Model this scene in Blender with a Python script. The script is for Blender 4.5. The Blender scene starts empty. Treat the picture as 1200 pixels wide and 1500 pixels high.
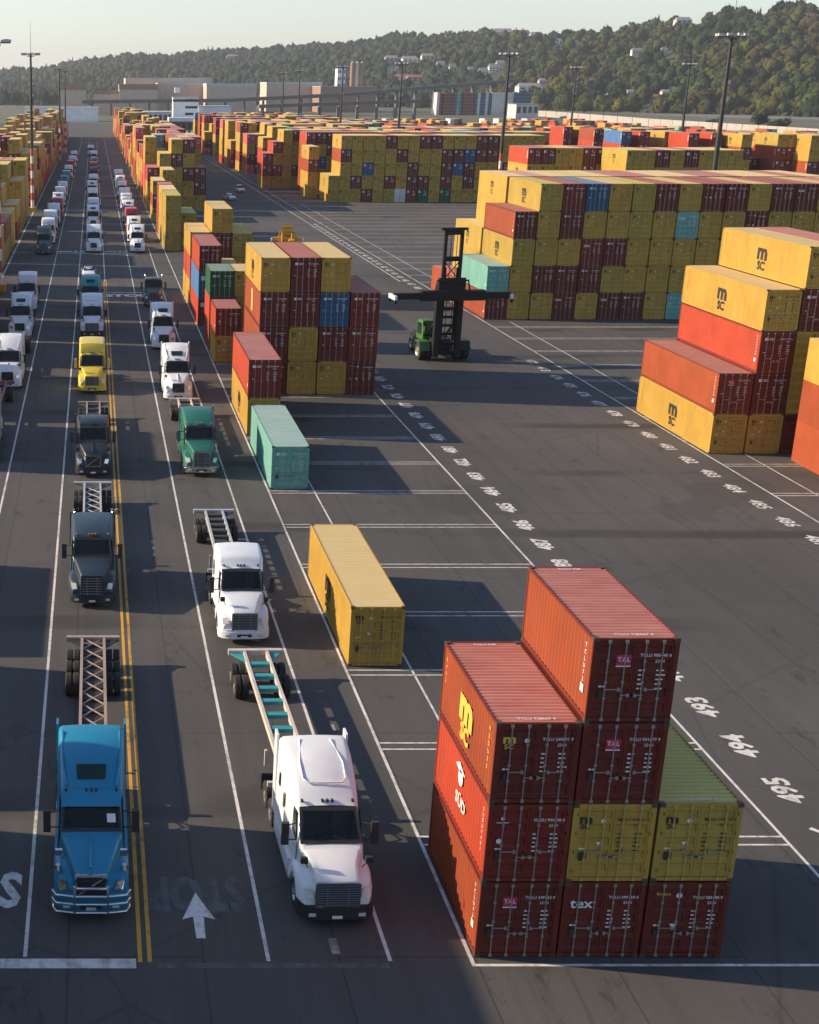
import bpy, math, random
import numpy as np
from mathutils import Vector, Matrix
R = math.radians
C = bpy.context.scene.collection
scn = bpy.context.scene
rnd = random.Random(7)

# ------------------------------------------------------------------ camera, light, exposure
CAMP = Vector((-11.5247, -35.4081, 25.1458)); FPX = 1998.24; PITCH = 0.30142; CX, CY = 137.14, 748.68
cam = bpy.data.objects.new('camera', bpy.data.cameras.new('camera')); C.objects.link(cam); scn.camera = cam
cam.location = CAMP; cam.rotation_euler = (math.pi/2 - PITCH, 0, 0)
cam.data.sensor_fit = 'HORIZONTAL'; cam.data.sensor_width = 36; cam.data.lens = FPX/1200*36
cam.data.shift_x = (600 - CX)/1200; cam.data.shift_y = (CY - 750)/1200
cam.data.clip_start = .5; cam.data.clip_end = 30000
SUN_EL = R(23.0); SUN_AZ = math.atan2(-1, .17)          # azimuth from +Y towards +X
world = bpy.data.worlds.new('World'); scn.world = world; world.use_nodes = True
wn = world.node_tree.nodes; wl = world.node_tree.links
bg = wn['Background']; bg.inputs['Strength'].default_value = .066
sky = wn.new('ShaderNodeTexSky'); sky.sky_type = 'NISHITA'; sky.sun_disc = False
sky.sun_elevation = SUN_EL; sky.sun_rotation = SUN_AZ; sky.air_density = 1.0; sky.dust_density = .5; sky.ozone_density = 2.0
wb = wn.new('ShaderNodeMix'); wb.data_type = 'RGBA'; wb.blend_type = 'MULTIPLY'; wb.inputs[0].default_value = 1; wb.inputs[7].default_value = (1.0, .98, 1.0, 1)   # white balance of the hazy sky
wl.new(sky.outputs[0], wb.inputs[6]); wl.new(wb.outputs[2], bg.inputs[0])
sl = bpy.data.lights.new('sun', 'SUN'); sl.energy = 2.85; sl.angle = R(.6); sl.color = (1, .79, .55)
so = bpy.data.objects.new('sun', sl); C.objects.link(so)
sd = Vector((math.sin(SUN_AZ)*math.cos(SUN_EL), math.cos(SUN_AZ)*math.cos(SUN_EL), math.sin(SUN_EL)))
so.rotation_euler = sd.to_track_quat('Z', 'Y').to_euler(); so.location = (-60, 10, 60)
vs = scn.view_settings; vs.view_transform = 'Standard'; vs.look = 'None'; vs.gamma = 1; vs.use_curve_mapping = False; vs.exposure = 1.6
scn.cycles.volume_bounces = 0
HAZE = 0.00007

# ------------------------------------------------------------------ helpers
def at(px, py, Y):                                       # photo pixel -> point at forward distance Y
    c, s = math.cos(PITCH), math.sin(PITCH)
    dx = px - CX; dy = CY - py
    d = Vector((dx, FPX*c + dy*s, -FPX*s + dy*c))
    return CAMP + d*((Y - CAMP.y)/d.y)
def ground(px, py, z=0):
    c, s = math.cos(PITCH), math.sin(PITCH)
    dx = px - CX; dy = CY - py
    d = Vector((dx, FPX*c + dy*s, -FPX*s + dy*c))
    return CAMP + d*((z - CAMP.z)/d.z)
def proj(p):
    c, s = math.cos(PITCH), math.sin(PITCH)
    v = Vector(p) - CAMP
    dep = v.y*c - v.z*s; up = v.y*s + v.z*c
    if dep < 1: return None
    return CX + FPX*v.x/dep, CY - FPX*up/dep, dep

def mat(name, col, rough=.6, metal=0, spec=.5, build=None, coat=0):
    m = bpy.data.materials.new(name); m.use_nodes = True
    b = m.node_tree.nodes['Principled BSDF']
    b.inputs['Base Color'].default_value = (*col, 1); b.inputs['Roughness'].default_value = rough
    b.inputs['Metallic'].default_value = metal; b.inputs['Specular IOR Level'].default_value = spec
    b.inputs['Coat Weight'].default_value = coat; b.inputs['Coat Roughness'].default_value = .08
    m.diffuse_color = (*col, 1)
    if build: build(m, m.node_tree, b)
    return m
def N(nt, t, **k):
    n = nt.nodes.new(t)
    for a, v in k.items():
        if a.startswith('i_'): n.inputs[int(a[2:])].default_value = v
        else: setattr(n, a, v)
    return n
def noise(nt, coord, scale, detail=4, rough=.55, stretch=None):
    n = N(nt, 'ShaderNodeTexNoise'); n.inputs['Scale'].default_value = scale; n.inputs['Detail'].default_value = detail; n.inputs['Roughness'].default_value = rough
    if stretch:
        mp = N(nt, 'ShaderNodeMapping'); mp.inputs['Scale'].default_value = stretch
        nt.links.new(coord, mp.inputs[0]); coord = mp.outputs[0]
    nt.links.new(coord, n.inputs['Vector']); return n.outputs[0]
def ramp(nt, fac, stops):
    r = N(nt, 'ShaderNodeValToRGB'); e = r.color_ramp.elements
    while len(e) < len(stops): e.new(.5)
    for el, (p, c) in zip(e, stops): el.position = p; el.color = (*c, 1) if len(c) == 3 else c
    nt.links.new(fac, r.inputs[0]); return r.outputs[0]
def mix(nt, fac, a, b, mode='MIX'):
    m = N(nt, 'ShaderNodeMix', data_type='RGBA', blend_type=mode)
    for s, v in ((m.inputs[0], fac), (m.inputs[6], a), (m.inputs[7], b)):
        if hasattr(v, 'is_output'): nt.links.new(v, s)
        elif isinstance(v, (int, float)): s.default_value = v
        else: s.default_value = (*v, 1)
    return m.outputs[2]
def objco(nt): return N(nt, 'ShaderNodeTexCoord').outputs['Object']

class MB:                                                # mesh collector
    def __init__(s): s.v = []; s.f = []; s.m = []; s.cur = 0
    def quad(s, *p):
        b = len(s.v); s.v += [tuple(q) for q in p]; s.f.append(tuple(range(b, b+len(p)))); s.m.append(s.cur); return s
    def box(s, x0, x1, y0, y1, z0, z1, M=None):
        p = [(x, y, z) for x in (x0, x1) for y in (y0, y1) for z in (z0, z1)]
        if M: p = [tuple(M @ Vector(q)) for q in p]
        b = len(s.v); s.v += p
        for f in ((0, 1, 3, 2), (4, 6, 7, 5), (0, 4, 5, 1), (2, 3, 7, 6), (0, 2, 6, 4), (1, 5, 7, 3)):
            s.f.append(tuple(b+i for i in f)); s.m.append(s.cur)
        return s
    def prism(s, pts, axis, a0, a1):                     # polygon (2D) swept along axis
        def P(u, v, w): return {'x': (w, u, v), 'y': (u, w, v), 'z': (u, v, w)}[axis]
        b = len(s.v); n = len(pts)
        s.v += [P(u, v, a0) for u, v in pts] + [P(u, v, a1) for u, v in pts]
        for i in range(n):
            j = (i+1) % n; s.f.append((b+i, b+j, b+n+j, b+n+i)); s.m.append(s.cur)
        s.f.append(tuple(b+i for i in range(n))[::-1]); s.m.append(s.cur)
        s.f.append(tuple(b+n+i for i in range(n))); s.m.append(s.cur); return s
    def tube(s, pts, r, n=8, caps=True):
        pts = [Vector(p) for p in pts]; rr = r if isinstance(r, (list, tuple)) else [r]*len(pts); rings = []
        for i, p in enumerate(pts):
            t = (pts[min(i+1, len(pts)-1)] - pts[max(i-1, 0)]).normalized()
            a = Vector((0, 0, 1)) if abs(t.z) < .9 else Vector((0, 1, 0))
            u = t.cross(a).normalized(); w = t.cross(u); b = len(s.v); rings.append(b)
            for k in range(n):
                q = p + (u*math.cos(2*math.pi*k/n) + w*math.sin(2*math.pi*k/n))*rr[i]; s.v.append(tuple(q))
        for a, b in zip(rings, rings[1:]):
            for k in range(n): s.f.append((a+k, a+(k+1) % n, b+(k+1) % n, b+k)); s.m.append(s.cur)
        if caps:
            s.f.append(tuple(rings[0]+k for k in range(n))); s.m.append(s.cur)
            s.f.append(tuple(rings[-1]+k for k in range(n))[::-1]); s.m.append(s.cur)
        return s
    def loft(s, secs, caps=True, closed=True):           # list of rings (equal length) of 3D points
        n = len(secs[0]); b = len(s.v)
        for r in secs: s.v += [tuple(p) for p in r]
        for i in range(len(secs)-1):
            for k in range(n if closed else n-1):
                j = (k+1) % n; s.f.append((b+i*n+k, b+i*n+j, b+(i+1)*n+j, b+(i+1)*n+k)); s.m.append(s.cur)
        if caps:
            s.f.append(tuple(b+k for k in range(n))[::-1]); s.m.append(s.cur)
            s.f.append(tuple(b+(len(secs)-1)*n+k for k in range(n))); s.m.append(s.cur)
        return s
    def lathe_x(s, prof, cx, cy, cz, n=24):              # profile of (x, r) about the x axis
        b = len(s.v)
        for x, r in prof:
            for k in range(n):
                a = 2*math.pi*k/n; s.v.append((cx+x, cy+r*math.cos(a), cz+r*math.sin(a)))
        for i in range(len(prof)-1):
            for k in range(n):
                j = (k+1) % n; s.f.append((b+i*n+k, b+i*n+j, b+(i+1)*n+j, b+(i+1)*n+k)); s.m.append(s.cur)
        return s
    def disc(s, cx, cy, cz, r, n=16, axis='y'):
        ring = []
        for k in range(n):
            a = 2*math.pi*k/n; u, v = r*math.cos(a), r*math.sin(a)
            ring.append({'y': (cx+u, cy, cz+v), 'z': (cx+u, cy+v, cz), 'x': (cx, cy+u, cz+v)}[axis])
        return s.quad(*ring)
    def text(s, body, size, org, right, up, bold=.0, align='CENTER'):
        vv, ff = glyphs(body, bold, align); org = Vector(org); right = Vector(right)*size; up = Vector(up)*size
        b = len(s.v); s.v += [tuple(org + right*x + up*y) for x, y in vv]
        for f in ff: s.f.append(tuple(b+i for i in f)); s.m.append(s.cur)
        return s
    def mesh(s, name, mats, smooth=None):
        me = bpy.data.meshes.new(name); me.from_pydata(s.v, [], s.f)
        for m in (mats if isinstance(mats, (list, tuple)) else [mats]): me.materials.append(m)
        if any(s.m): me.polygons.foreach_set('material_index', s.m)
        if smooth:
            me.shade_smooth(); me.set_sharp_from_angle(angle=R(smooth))
        me.update(); return me
    def build(s, name, mats, parent=None, smooth=None, loc=None):
        return link(name, s.mesh(name, mats, smooth), parent, loc)
_gl = {}
def glyphs(body, bold, align):
    k = (body, bold, align)
    if k not in _gl:
        cu = bpy.data.curves.new('t', 'FONT'); cu.body = body; cu.size = 1; cu.offset = bold; cu.align_x = align; cu.align_y = 'CENTER'; cu.resolution_u = 2; cu.space_line = .82
        o = bpy.data.objects.new('t', cu); C.objects.link(o)
        dg = bpy.context.evaluated_depsgraph_get(); me = bpy.data.meshes.new_from_object(o.evaluated_get(dg))
        _gl[k] = ([(v.co.x, v.co.y) for v in me.vertices], [tuple(p.vertices) for p in me.polygons])
        bpy.data.objects.remove(o); bpy.data.meshes.remove(me); bpy.data.curves.remove(cu)
    return _gl[k]
def link(name, me, parent=None, loc=None, rz=0):
    o = bpy.data.objects.new(name, me); C.objects.link(o)
    if loc is not None: o.location = loc
    if rz: o.rotation_euler.z = rz
    if parent: o.parent = parent
    return o
def tag(o, label=None, cat=None, group=None, kind=None):
    for k, v in (('label', label), ('category', cat), ('group', group), ('kind', kind)):
        if v: o[k] = v
    return o
def thing(name, label, cat, loc=(0, 0, 0), rz=0, group=None):
    return tag(link(name, None, None, loc, rz), label, cat, group)
def copy_tree(o, parent=None):
    c = o.copy(); C.objects.link(c)
    if parent: c.parent = parent
    for ch in list(o.children): copy_tree(ch, c)
    return c

# ------------------------------------------------------------------ materials
def m_asphalt(m, nt, b):
    co = objco(nt)
    big = noise(nt, co, .05, 5); st = noise(nt, co, 1.0, 4, .6, (1.1, .03, 1)); fine = noise(nt, co, 9, 3, .7); grit = noise(nt, co, 40, 2, .7)
    c = ramp(nt, big, [(.3, (.060, .059, .058)), (.7, (.100, .096, .093))])
    c = mix(nt, ramp(nt, st, [(.44, (.0,)*3), (.70, (.6,)*3)]), c, mix(nt, .5, c, (.036, .033, .032)))
    cur = noise(nt, co, .11, 2, .4); wv = N(nt, 'ShaderNodeTexWave', wave_type='RINGS'); wv.inputs['Scale'].default_value = .021; wv.inputs['Distortion'].default_value = 9; wv.inputs['Detail'].default_value = 1; wv.inputs['Detail Scale'].default_value = .35; nt.links.new(co, wv.inputs[0])
    tm = N(nt, 'ShaderNodeMath', operation='MULTIPLY'); nt.links.new(ramp(nt, wv.outputs[1], [(.955, (0, 0, 0)), (.985, (.7,)*3)]), tm.inputs[0]); nt.links.new(ramp(nt, cur, [(.47, (0, 0, 0)), (.6, (1, 1, 1))]), tm.inputs[1])
    c = mix(nt, tm.outputs[0], c, (.026, .024, .023))
    vo = N(nt, 'ShaderNodeTexVoronoi', feature='DISTANCE_TO_EDGE'); vo.inputs['Scale'].default_value = .09; nt.links.new(mix(nt, .12, co, N(nt, 'ShaderNodeTexNoise', i_2=.6).outputs[1]), vo.inputs['Vector'])
    c = mix(nt, ramp(nt, vo.outputs[0], [(.0, (.38,)*3), (.005, (0, 0, 0))]), c, (.022, .02, .02))
    pt = N(nt, 'ShaderNodeTexVoronoi', feature='F1', distance='CHEBYCHEV'); pt.inputs['Scale'].default_value = .16; pt.inputs['Randomness'].default_value = .9; nt.links.new(co, pt.inputs['Vector'])
    c = mix(nt, ramp(nt, pt.outputs['Color'], [(.80, (0, 0, 0)), (.81, (.28,)*3)]), c, (.035, .032, .031))
    spots = noise(nt, co, .55, 5, .75, (1.5, .55, 1))
    c = mix(nt, ramp(nt, spots, [(.58, (0, 0, 0)), (.70, (.7,)*3)]), c, (.024, .023, .023))
    c = mix(nt, ramp(nt, fine, [(.35, (.22,)*3), (.7, (0, 0, 0))]), c, (.03, .027, .026))
    c = mix(nt, ramp(nt, grit, [(.5, (0, 0, 0)), (.8, (.35,)*3)]), c, (.14, .132, .125))
    # sealed joints between the paving passes
    br = N(nt, 'ShaderNodeTexBrick'); br.inputs['Scale'].default_value = 1; br.inputs['Mortar Size'].default_value = .035; br.inputs['Brick Width'].default_value = 30; br.inputs['Row Height'].default_value = 4.1
    mp = N(nt, 'ShaderNodeMapping'); mp.inputs['Rotation'].default_value = (0, 0, R(90)); nt.links.new(co, mp.inputs[0]); nt.links.new(mp.outputs[0], br.inputs[0])
    br.inputs['Color1'].default_value = br.inputs['Color2'].default_value = (0, 0, 0, 1); br.inputs['Mortar'].default_value = (.55, .55, .55, 1)
    c = mix(nt, br.outputs[0], c, (.028, .025, .024))
    nt.links.new(c, b.inputs['Base Color'])
    bp = N(nt, 'ShaderNodeBump'); bp.inputs['Strength'].default_value = .25; bp.inputs['Distance'].default_value = .02
    nt.links.new(grit, bp.inputs['Height']); nt.links.new(bp.outputs[0], b.inputs['Normal'])
M_ASPH = mat('asphalt', (.06, .05, .05), .85, spec=.3, build=m_asphalt)
def worn(col, under=(.055, .047, .044), lo=.40, hi=.62, sc=2.2):
    def f(m, nt, b):
        co = objco(nt); n = noise(nt, co, sc, 6, .7); t = noise(nt, co, .8, 3, .6, (2.2, .25, 1))
        a = N(nt, 'ShaderNodeMath', operation='ADD'); nt.links.new(n, a.inputs[0]); nt.links.new(t, a.inputs[1])
        h = N(nt, 'ShaderNodeMath', operation='MULTIPLY', i_1=.5); nt.links.new(a.outputs[0], h.inputs[0])
        nt.links.new(mix(nt, ramp(nt, h.outputs[0], [(lo, (0, 0, 0)), (hi, (1, 1, 1))]), under, col), b.inputs['Base Color'])
    return f
M_WHITE = mat('road_paint_white', (.5,)*3, .7, build=worn((.62, .60, .57), lo=.29, hi=.53))
M_BRIGHT = mat('fresh_road_paint', (.6,)*3, .7, build=worn((.66, .64, .62), lo=.22, hi=.36))
M_FADED = mat('road_paint_faded', (.2,)*3, .8, build=worn((.30, .30, .30), lo=.42, hi=.60))
M_GHOST = mat('road_paint_ghost', (.07,)*3, .8, build=worn((.10, .12, .125), lo=.36, hi=.62))
M_YEL = mat('road_paint_yellow', (.5, .3, .02), .7, build=worn((.55, .30, .03), lo=.33, hi=.50))

def paintwork(col, dirt=(.10, .07, .05), amount=.35, streak=.5, var=.12):
    def f(m, nt, b):
        co = objco(nt); oi = N(nt, 'ShaderNodeObjectInfo').outputs['Random']
        vec = N(nt, 'ShaderNodeVectorMath', operation='ADD'); nt.links.new(co, vec.inputs[0])
        rv = N(nt, 'ShaderNodeCombineXYZ'); mm = N(nt, 'ShaderNodeMath', operation='MULTIPLY', i_1=50.0); nt.links.new(oi, mm.inputs[0])
        for i in range(3): nt.links.new(mm.outputs[0], rv.inputs[i])
        nt.links.new(rv.outputs[0], vec.inputs[1]); co2 = vec.outputs[0]
        big = noise(nt, co2, .45, 4); st = noise(nt, co2, 1.0, 5, .65, (3.2, 3.2, .28)); sp = noise(nt, co2, 3.2, 6, .72)
        c = mix(nt, ramp(nt, big, [(.35, (0, 0, 0)), (.7, (1, 1, 1))]), [x*(1-var) for x in col], [min(1, x*(1+var)) for x in col])
        c = mix(nt, ramp(nt, st, [(.48, (0, 0, 0)), (.74, (streak,)*3)]), c, [x*.55+d*.45 for x, d in zip(col, dirt)])
        c = mix(nt, ramp(nt, sp, [(.62, (0, 0, 0)), (.72, (amount,)*3)]), c, dirt)
        nt.links.new(c, b.inputs['Base Color'])
        r = N(nt, 'ShaderNodeMapRange'); r.inputs[3].default_value = .42; r.inputs[4].default_value = .75; nt.links.new(sp, r.inputs[0]); nt.links.new(r.outputs[0], b.inputs['Roughness'])
    return f
def roofwork(col, dust):
    def f(m, nt, b):
        co = objco(nt); oi = N(nt, 'ShaderNodeObjectInfo').outputs['Random']
        mm = N(nt, 'ShaderNodeMath', operation='MULTIPLY', i_1=80.0); nt.links.new(oi, mm.inputs[0])
        rv = N(nt, 'ShaderNodeCombineXYZ'); nt.links.new(mm.outputs[0], rv.inputs[0]); nt.links.new(mm.outputs[0], rv.inputs[1])
        vec = N(nt, 'ShaderNodeVectorMath', operation='ADD'); nt.links.new(co, vec.inputs[0]); nt.links.new(rv.outputs[0], vec.inputs[1]); co = vec.outputs[0]
        n = noise(nt, co, .8, 6, .7, (.6, 2.2, 1)); s = noise(nt, co, 2.6, 6, .75); k = noise(nt, co, 1.1, 5, .8, (1, 2.6, 1))
        c = mix(nt, ramp(nt, n, [(.3, (0, 0, 0)), (.68, (1, 1, 1))]), col, dust)
        c = mix(nt, ramp(nt, s, [(.6, (0, 0, 0)), (.78, (.5,)*3)]), c, (.16, .09, .06))
        c = mix(nt, ramp(nt, k, [(.66, (0, 0, 0)), (.76, (.55,)*3)]), c, (.06, .05, .05))
        nt.links.new(c, b.inputs['Base Color'])
    return f
# code: (colour word, paint, roof colour, roof dust)
PAL = {
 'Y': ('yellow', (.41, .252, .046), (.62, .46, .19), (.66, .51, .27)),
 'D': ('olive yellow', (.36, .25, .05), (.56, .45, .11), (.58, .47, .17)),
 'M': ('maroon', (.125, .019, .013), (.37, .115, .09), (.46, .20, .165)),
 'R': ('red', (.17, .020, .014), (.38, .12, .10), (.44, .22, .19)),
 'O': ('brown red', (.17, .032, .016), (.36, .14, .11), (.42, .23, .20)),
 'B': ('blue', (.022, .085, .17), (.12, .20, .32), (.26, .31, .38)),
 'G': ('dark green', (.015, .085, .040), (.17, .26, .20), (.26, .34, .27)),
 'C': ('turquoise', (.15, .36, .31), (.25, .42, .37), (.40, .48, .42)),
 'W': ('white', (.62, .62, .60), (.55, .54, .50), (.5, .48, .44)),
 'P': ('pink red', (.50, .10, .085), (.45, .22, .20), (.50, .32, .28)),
}
PM = {k: mat('container_paint_'+v[0].replace(' ', '_'), v[1], .55, spec=.25, build=paintwork(v[1], var=.10, amount=.6 if k in 'D' else .42, streak=.62)) for k, v in PAL.items()}
SIDE_LIT = {'M': (.265, .056, .021), 'O': (.30, .062, .022), 'R': (.37, .050, .022), 'B': (.06, .15, .33)}                    # sunlit tone painted into long sides; their PAL paint holds the shaded door tone
SM = {k: mat('container_side_lit_'+PAL[k][0].replace(' ', '_'), SIDE_LIT[k], .6, spec=.25, build=paintwork(SIDE_LIT[k], var=.12, amount=.4, streak=.6)) if k in SIDE_LIT else PM[k] for k in PAL}
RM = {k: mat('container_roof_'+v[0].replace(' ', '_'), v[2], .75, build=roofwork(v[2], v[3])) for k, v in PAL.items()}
M_BAR = mat('galvanised_steel', (.34, .33, .32), .45, .6)
M_BARY = mat('painted_bar_yellow', (.42, .30, .09), .5)
M_GASK = mat('door_gasket', (.02, .02, .02), .8)
M_LET = mat('lettering_white', (.70, .68, .66), .6)
M_LETK = mat('lettering_black', (.018, .018, .018), .6)
M_LETY = mat('lettering_gold', (.66, .40, .06), .6)
M_MAG = mat('sign_magenta', (.42, .015, .085), .5)
M_LETP = mat('lettering_pale', (.55, .34, .10), .6)
M_GRN = mat('sticker_green', (.04, .33, .06), .6)
M_CAST = mat('corner_steel', (.09, .055, .04), .6, .3)
M_FLOOR = mat('container_underside', (.05, .04, .035), .8)

# ------------------------------------------------------------------ ground and markings
def m_earth(m, nt, b):
    co = objco(nt); n = noise(nt, co, .02, 6, .65); s = noise(nt, co, .15, 5, .7)
    c = ramp(nt, n, [(.35, (.10, .085, .06)), (.5, (.075, .08, .04)), (.68, (.17, .145, .11))])
    nt.links.new(mix(nt, ramp(nt, s, [(.45, (0, 0, 0)), (.7, (.7,)*3)]), c, (.055, .07, .03)), b.inputs['Base Color'])
M_EARTH = mat('dry_earth', (.1, .09, .06), .9, build=m_earth)
def sheet(name, x0, x1, y0, y1, z, m, parent=None):
    return MB().quad((x0, y0, z), (x1, y0, z), (x1, y1, z), (x0, y1, z)).build(name, m, parent)
tag(sheet('ground', -9000, 9000, -400, 16000, -.03, M_EARTH), kind='structure')
yard = tag(sheet('asphalt_yard', -160, 400, -120, 1010, 0, M_ASPH), kind='structure')
Z1 = .004
def line(x0, x1, y0, y1, m=M_WHITE, name='lane_line', z=Z1): return sheet(name, x0, x1, y0, y1, z, m, yard)
for X, y0, y1, w in ((-24.2, 100, 700, .22), (-17.35, -.3, 700, .12), (-13.6, .02, 700, .12), (-6.25, -.2, 700, .12), (-2.58, -.2, 190, .12), (-.12, -.45, 700, .12), (12.68, -.22, 640, .11), (2.85, 7.1, 62, .10), (32.35, -.2, 640, .12), (35.2, 20, 117, .10), (35.2, 146, 280, .10), (30.0, 150, 500, .14)):
    line(X-w/2, X+w/2, y0, y1)
for X in (-10.12, -9.83): line(X-.065, X+.065, -.25, 150, M_YEL, 'yellow_line')
line(-10.05, -9.92, 150.2, 640)
line(-30, -10.25, -.55, -.08, M_WHITE, 'stop_line'); line(-9.6, -2.66, -.55, -.3, M_GHOST, 'faded_stop_line', Z1)
line(-.18, 60, -.46, -.34, M_WHITE, 'bay_line', Z1*2)
for k in range(1, 40):
    for d in (-.52, .02):
        y = 7.162*k - .28 + d
        if k < 14: line(-.05, 12.62, y, y+.1, M_WHITE, 'bay_line')
        line(32.42, 110, 57.0-7.162*7+y-.28, 57.1-7.162*7+y-.28, M_WHITE, 'bay_line')
def flat_text(name, body, size, x, y, right, up, m, bold=.02, z=Z1):
    return MB().text(body, size, (x, y, z), right, up, bold).build(name, m, yard)
for k in range(-1, 26):
    flat_text('bay_number', str(495-k), 1.28, 14.4, 10.3+3.592*k, (0, 1.02, 0), (-.98, 0, 0), M_WHITE, .032)
    if k < 24: flat_text('bay_number', str(495-k), 1.28, 30.45, 10.9+3.6*k, (0, -1.02, 0), (.98, 0, 0), M_WHITE, .02)
for k in range(32, 62):
    flat_text('bay_number', str(495-k), 1.28, 30.9, 10.9+3.6*k, (0, -1.02, 0), (.98, 0, 0), M_WHITE, .02)
flat_text('stop_lettering', 'STOP', 2.5, -7.35, 137.2, (.95, 0, 0), (0, 1.1, 0), M_BRIGHT, .06)
line(-9.7, -4.6, 139.7, 140.1, M_WHITE, 'stop_line')
flat_text('stop_lettering', 'STOP', 1.9, -15.2, 185.6, (-1, 0, 0), (0, -1.3, 0), M_BRIGHT, .05)
flat_text('stop_lettering', 'STOP', 1.7, -8.0, 185.6, (-1, 0, 0), (0, -1.3, 0), M_WHITE, .03)
line(-17.3, -4.7, 182.8, 183.3, M_WHITE, 'stop_line')
line(-17.3, -6, 262, 262.5, M_WHITE, 'stop_line')
flat_text('stop_lettering', 'STOP', 2.5, -15.75, 3.75, (-.62, 0, 0), (0, -1.1, 0), M_WHITE, .035)
flat_text('stop_lettering', 'STOP', 2.6, -8.15, 3.5, (-.50, 0, 0), (0, -1.0, 0), M_GHOST, .05, Z1*1.5)
MB().quad((-8.2, 3.45, Z1*2), (-8.72, 1.95, Z1*2), (-8.37, 2.1, Z1*2), (-8.03, 2.1, Z1*2), (-7.68, 1.95, Z1*2)).quad((-8.37, 2.09, Z1*2), (-8.34, .95, Z1*2), (-8.06, .95, Z1*2), (-8.03, 2.09, Z1*2)).build('painted_arrow', M_WHITE, yard)
MB().quad((-4.28, .15, Z1), (-4.28, .95, Z1), (-4.02, .95, Z1), (-4.02, .15, Z1)).build('painted_arrow', M_FADED, yard)
for y in (13.2, 14.2, 15.2): line(-1.75, -1.6, y, y+.6, M_FADED, 'dash_mark')
for y in (37, 38.1, 39.2): line(-8.2, -8.05, y, y+.5, M_FADED, 'dash_mark')
M_IRON = mat('cast_iron', (.05, .045, .045), .6, .5)
mb = MB(); mb.lathe_x([(0, .5), (.012, .5), (.012, .4), (.006, .39), (.006, 0)], 0, 0, 0, 28)
mh = mb.build('manhole_cover', M_IRON, yard, loc=(-14.55, 15.2, .0)); mh.rotation_euler = (0, -math.pi/2, 0)

# ------------------------------------------------------------------ hills, woods
PXS = [-400, -100, 0, 60, 130, 190, 250, 300, 400, 450, 520, 590, 650, 700, 800, 850, 900, 950, 1000, 1050, 1100, 1150, 1200, 1400, 1700]
PYS = [103, 103, 103, 100, 87, 77, 81, 74, 70, 64, 62, 51, 54, 48, 50, 44, 47, 33, 27, 17, 21, 14, 14, 8, 8]
U0 = FPX*math.cos(PITCH) + FPX*math.tan(PITCH)*math.sin(PITCH)        # forward length of a horizon pixel
def t_px(x, y): return CX + (x - CAMP.x)/(y - CAMP.y)*U0
def foot(px): return np.interp(px, [0, 350, 700, 1000, 1200], [2000, 2000, 1650, 1380, 1200])
def ridge(px): return np.interp(px, [0, 350, 700, 1000, 1200], [3700, 3600, 2700, 2150, 1900])
def hill(px, y):
    rg = ridge(px); ft = foot(px)
    tree = np.interp(px, [0, 350, 700, 1200], [17, 17, 15, 14])
    top = np.interp(px, PXS, PYS) + tree*U0/(rg+35)*.8
    zr = CAMP.z + (127.4 - top)*.955/U0*(rg+35)
    t = np.clip((y - ft)/(rg - ft), 0, 1)
    s = np.where(t < 1, (t*t*(3-2*t))*.55 + .45*t, 1)
    bump = 5*np.sin(px*.031+y*.004)*np.sin(y*.011+1+px*.013)*np.clip(t*(1.15-t)*4, 0, 1)
    return np.where(y <= ft, -1.0, (zr+1)*s - 1 + bump) 
def m_hill(m, nt, b):
    n = noise(nt, objco(nt), .02, 6, .7)
    nt.links.new(ramp(nt, n, [(.35, (.022, .030, .012)), (.65, (.055, .055, .022))]), b.inputs['Base Color'])
M_HILL = mat('hill_soil', (.04, .045, .02), .9, build=m_hill)
gx = np.linspace(-400, 1700, 150); gt = np.concatenate([np.linspace(-.02, 1, 60), [1.15, 1.4, 2.0]])
vs_ = []
for t in gt:
    for px in gx:
        y = float(foot(px) + t*(ridge(px)-foot(px))); z = float(hill(px, y)) - (0 if t <= 1 else (t-1)*40)
        vs_.append((CAMP.x + (px-CX)/U0*(y-CAMP.y), y, z))
nx = len(gx); fs_ = [(j*nx+i, j*nx+i+1, (j+1)*nx+i+1, (j+1)*nx+i) for j in range(len(gt)-1) for i in range(nx-1)]
me = bpy.data.meshes.new('hills'); me.from_pydata(vs_, [], fs_); me.shade_smooth(); me.materials.append(M_HILL)
tag(link('hills', me), kind='structure')

def m_leaf(m, nt, b):
    a = N(nt, 'ShaderNodeVertexColor', layer_name='tint'); co = objco(nt)
    n = noise(nt, co, .55, 4, .7); n2 = noise(nt, co, 1.7, 3, .7)
    c = mix(nt, ramp(nt, n, [(.35, (0, 0, 0)), (.65, (1, 1, 1))]), (.55, .6, .5), (1.25, 1.2, 1.1))
    c = mix(nt, 1.0, a.outputs[0], c, 'MULTIPLY')
    nt.links.new(c, b.inputs['Base Color'])
    bp = N(nt, 'ShaderNodeBump'); bp.inputs['Strength'].default_value = 1; bp.inputs['Distance'].default_value = 1.2
    nt.links.new(n2, bp.inputs['Height']); nt.links.new(bp.outputs[0], b.inputs['Normal'])
M_LEAF = mat('foliage', (.06, .08, .03), .8, spec=.2, build=m_leaf)
M_BARK = mat('bark', (.07, .05, .035), .9)
def ico(sub):
    import bmesh
    bm = bmesh.new(); bmesh.ops.create_icosphere(bm, subdivisions=sub, radius=1)
    v = np.array([q.co[:] for q in bm.verts]); f = np.array([[q.index for q in p.verts] for p in bm.faces]); bm.free(); return v, f
I1 = ico(2); I0 = ico(1)
nr = np.random.RandomState(5)
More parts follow.
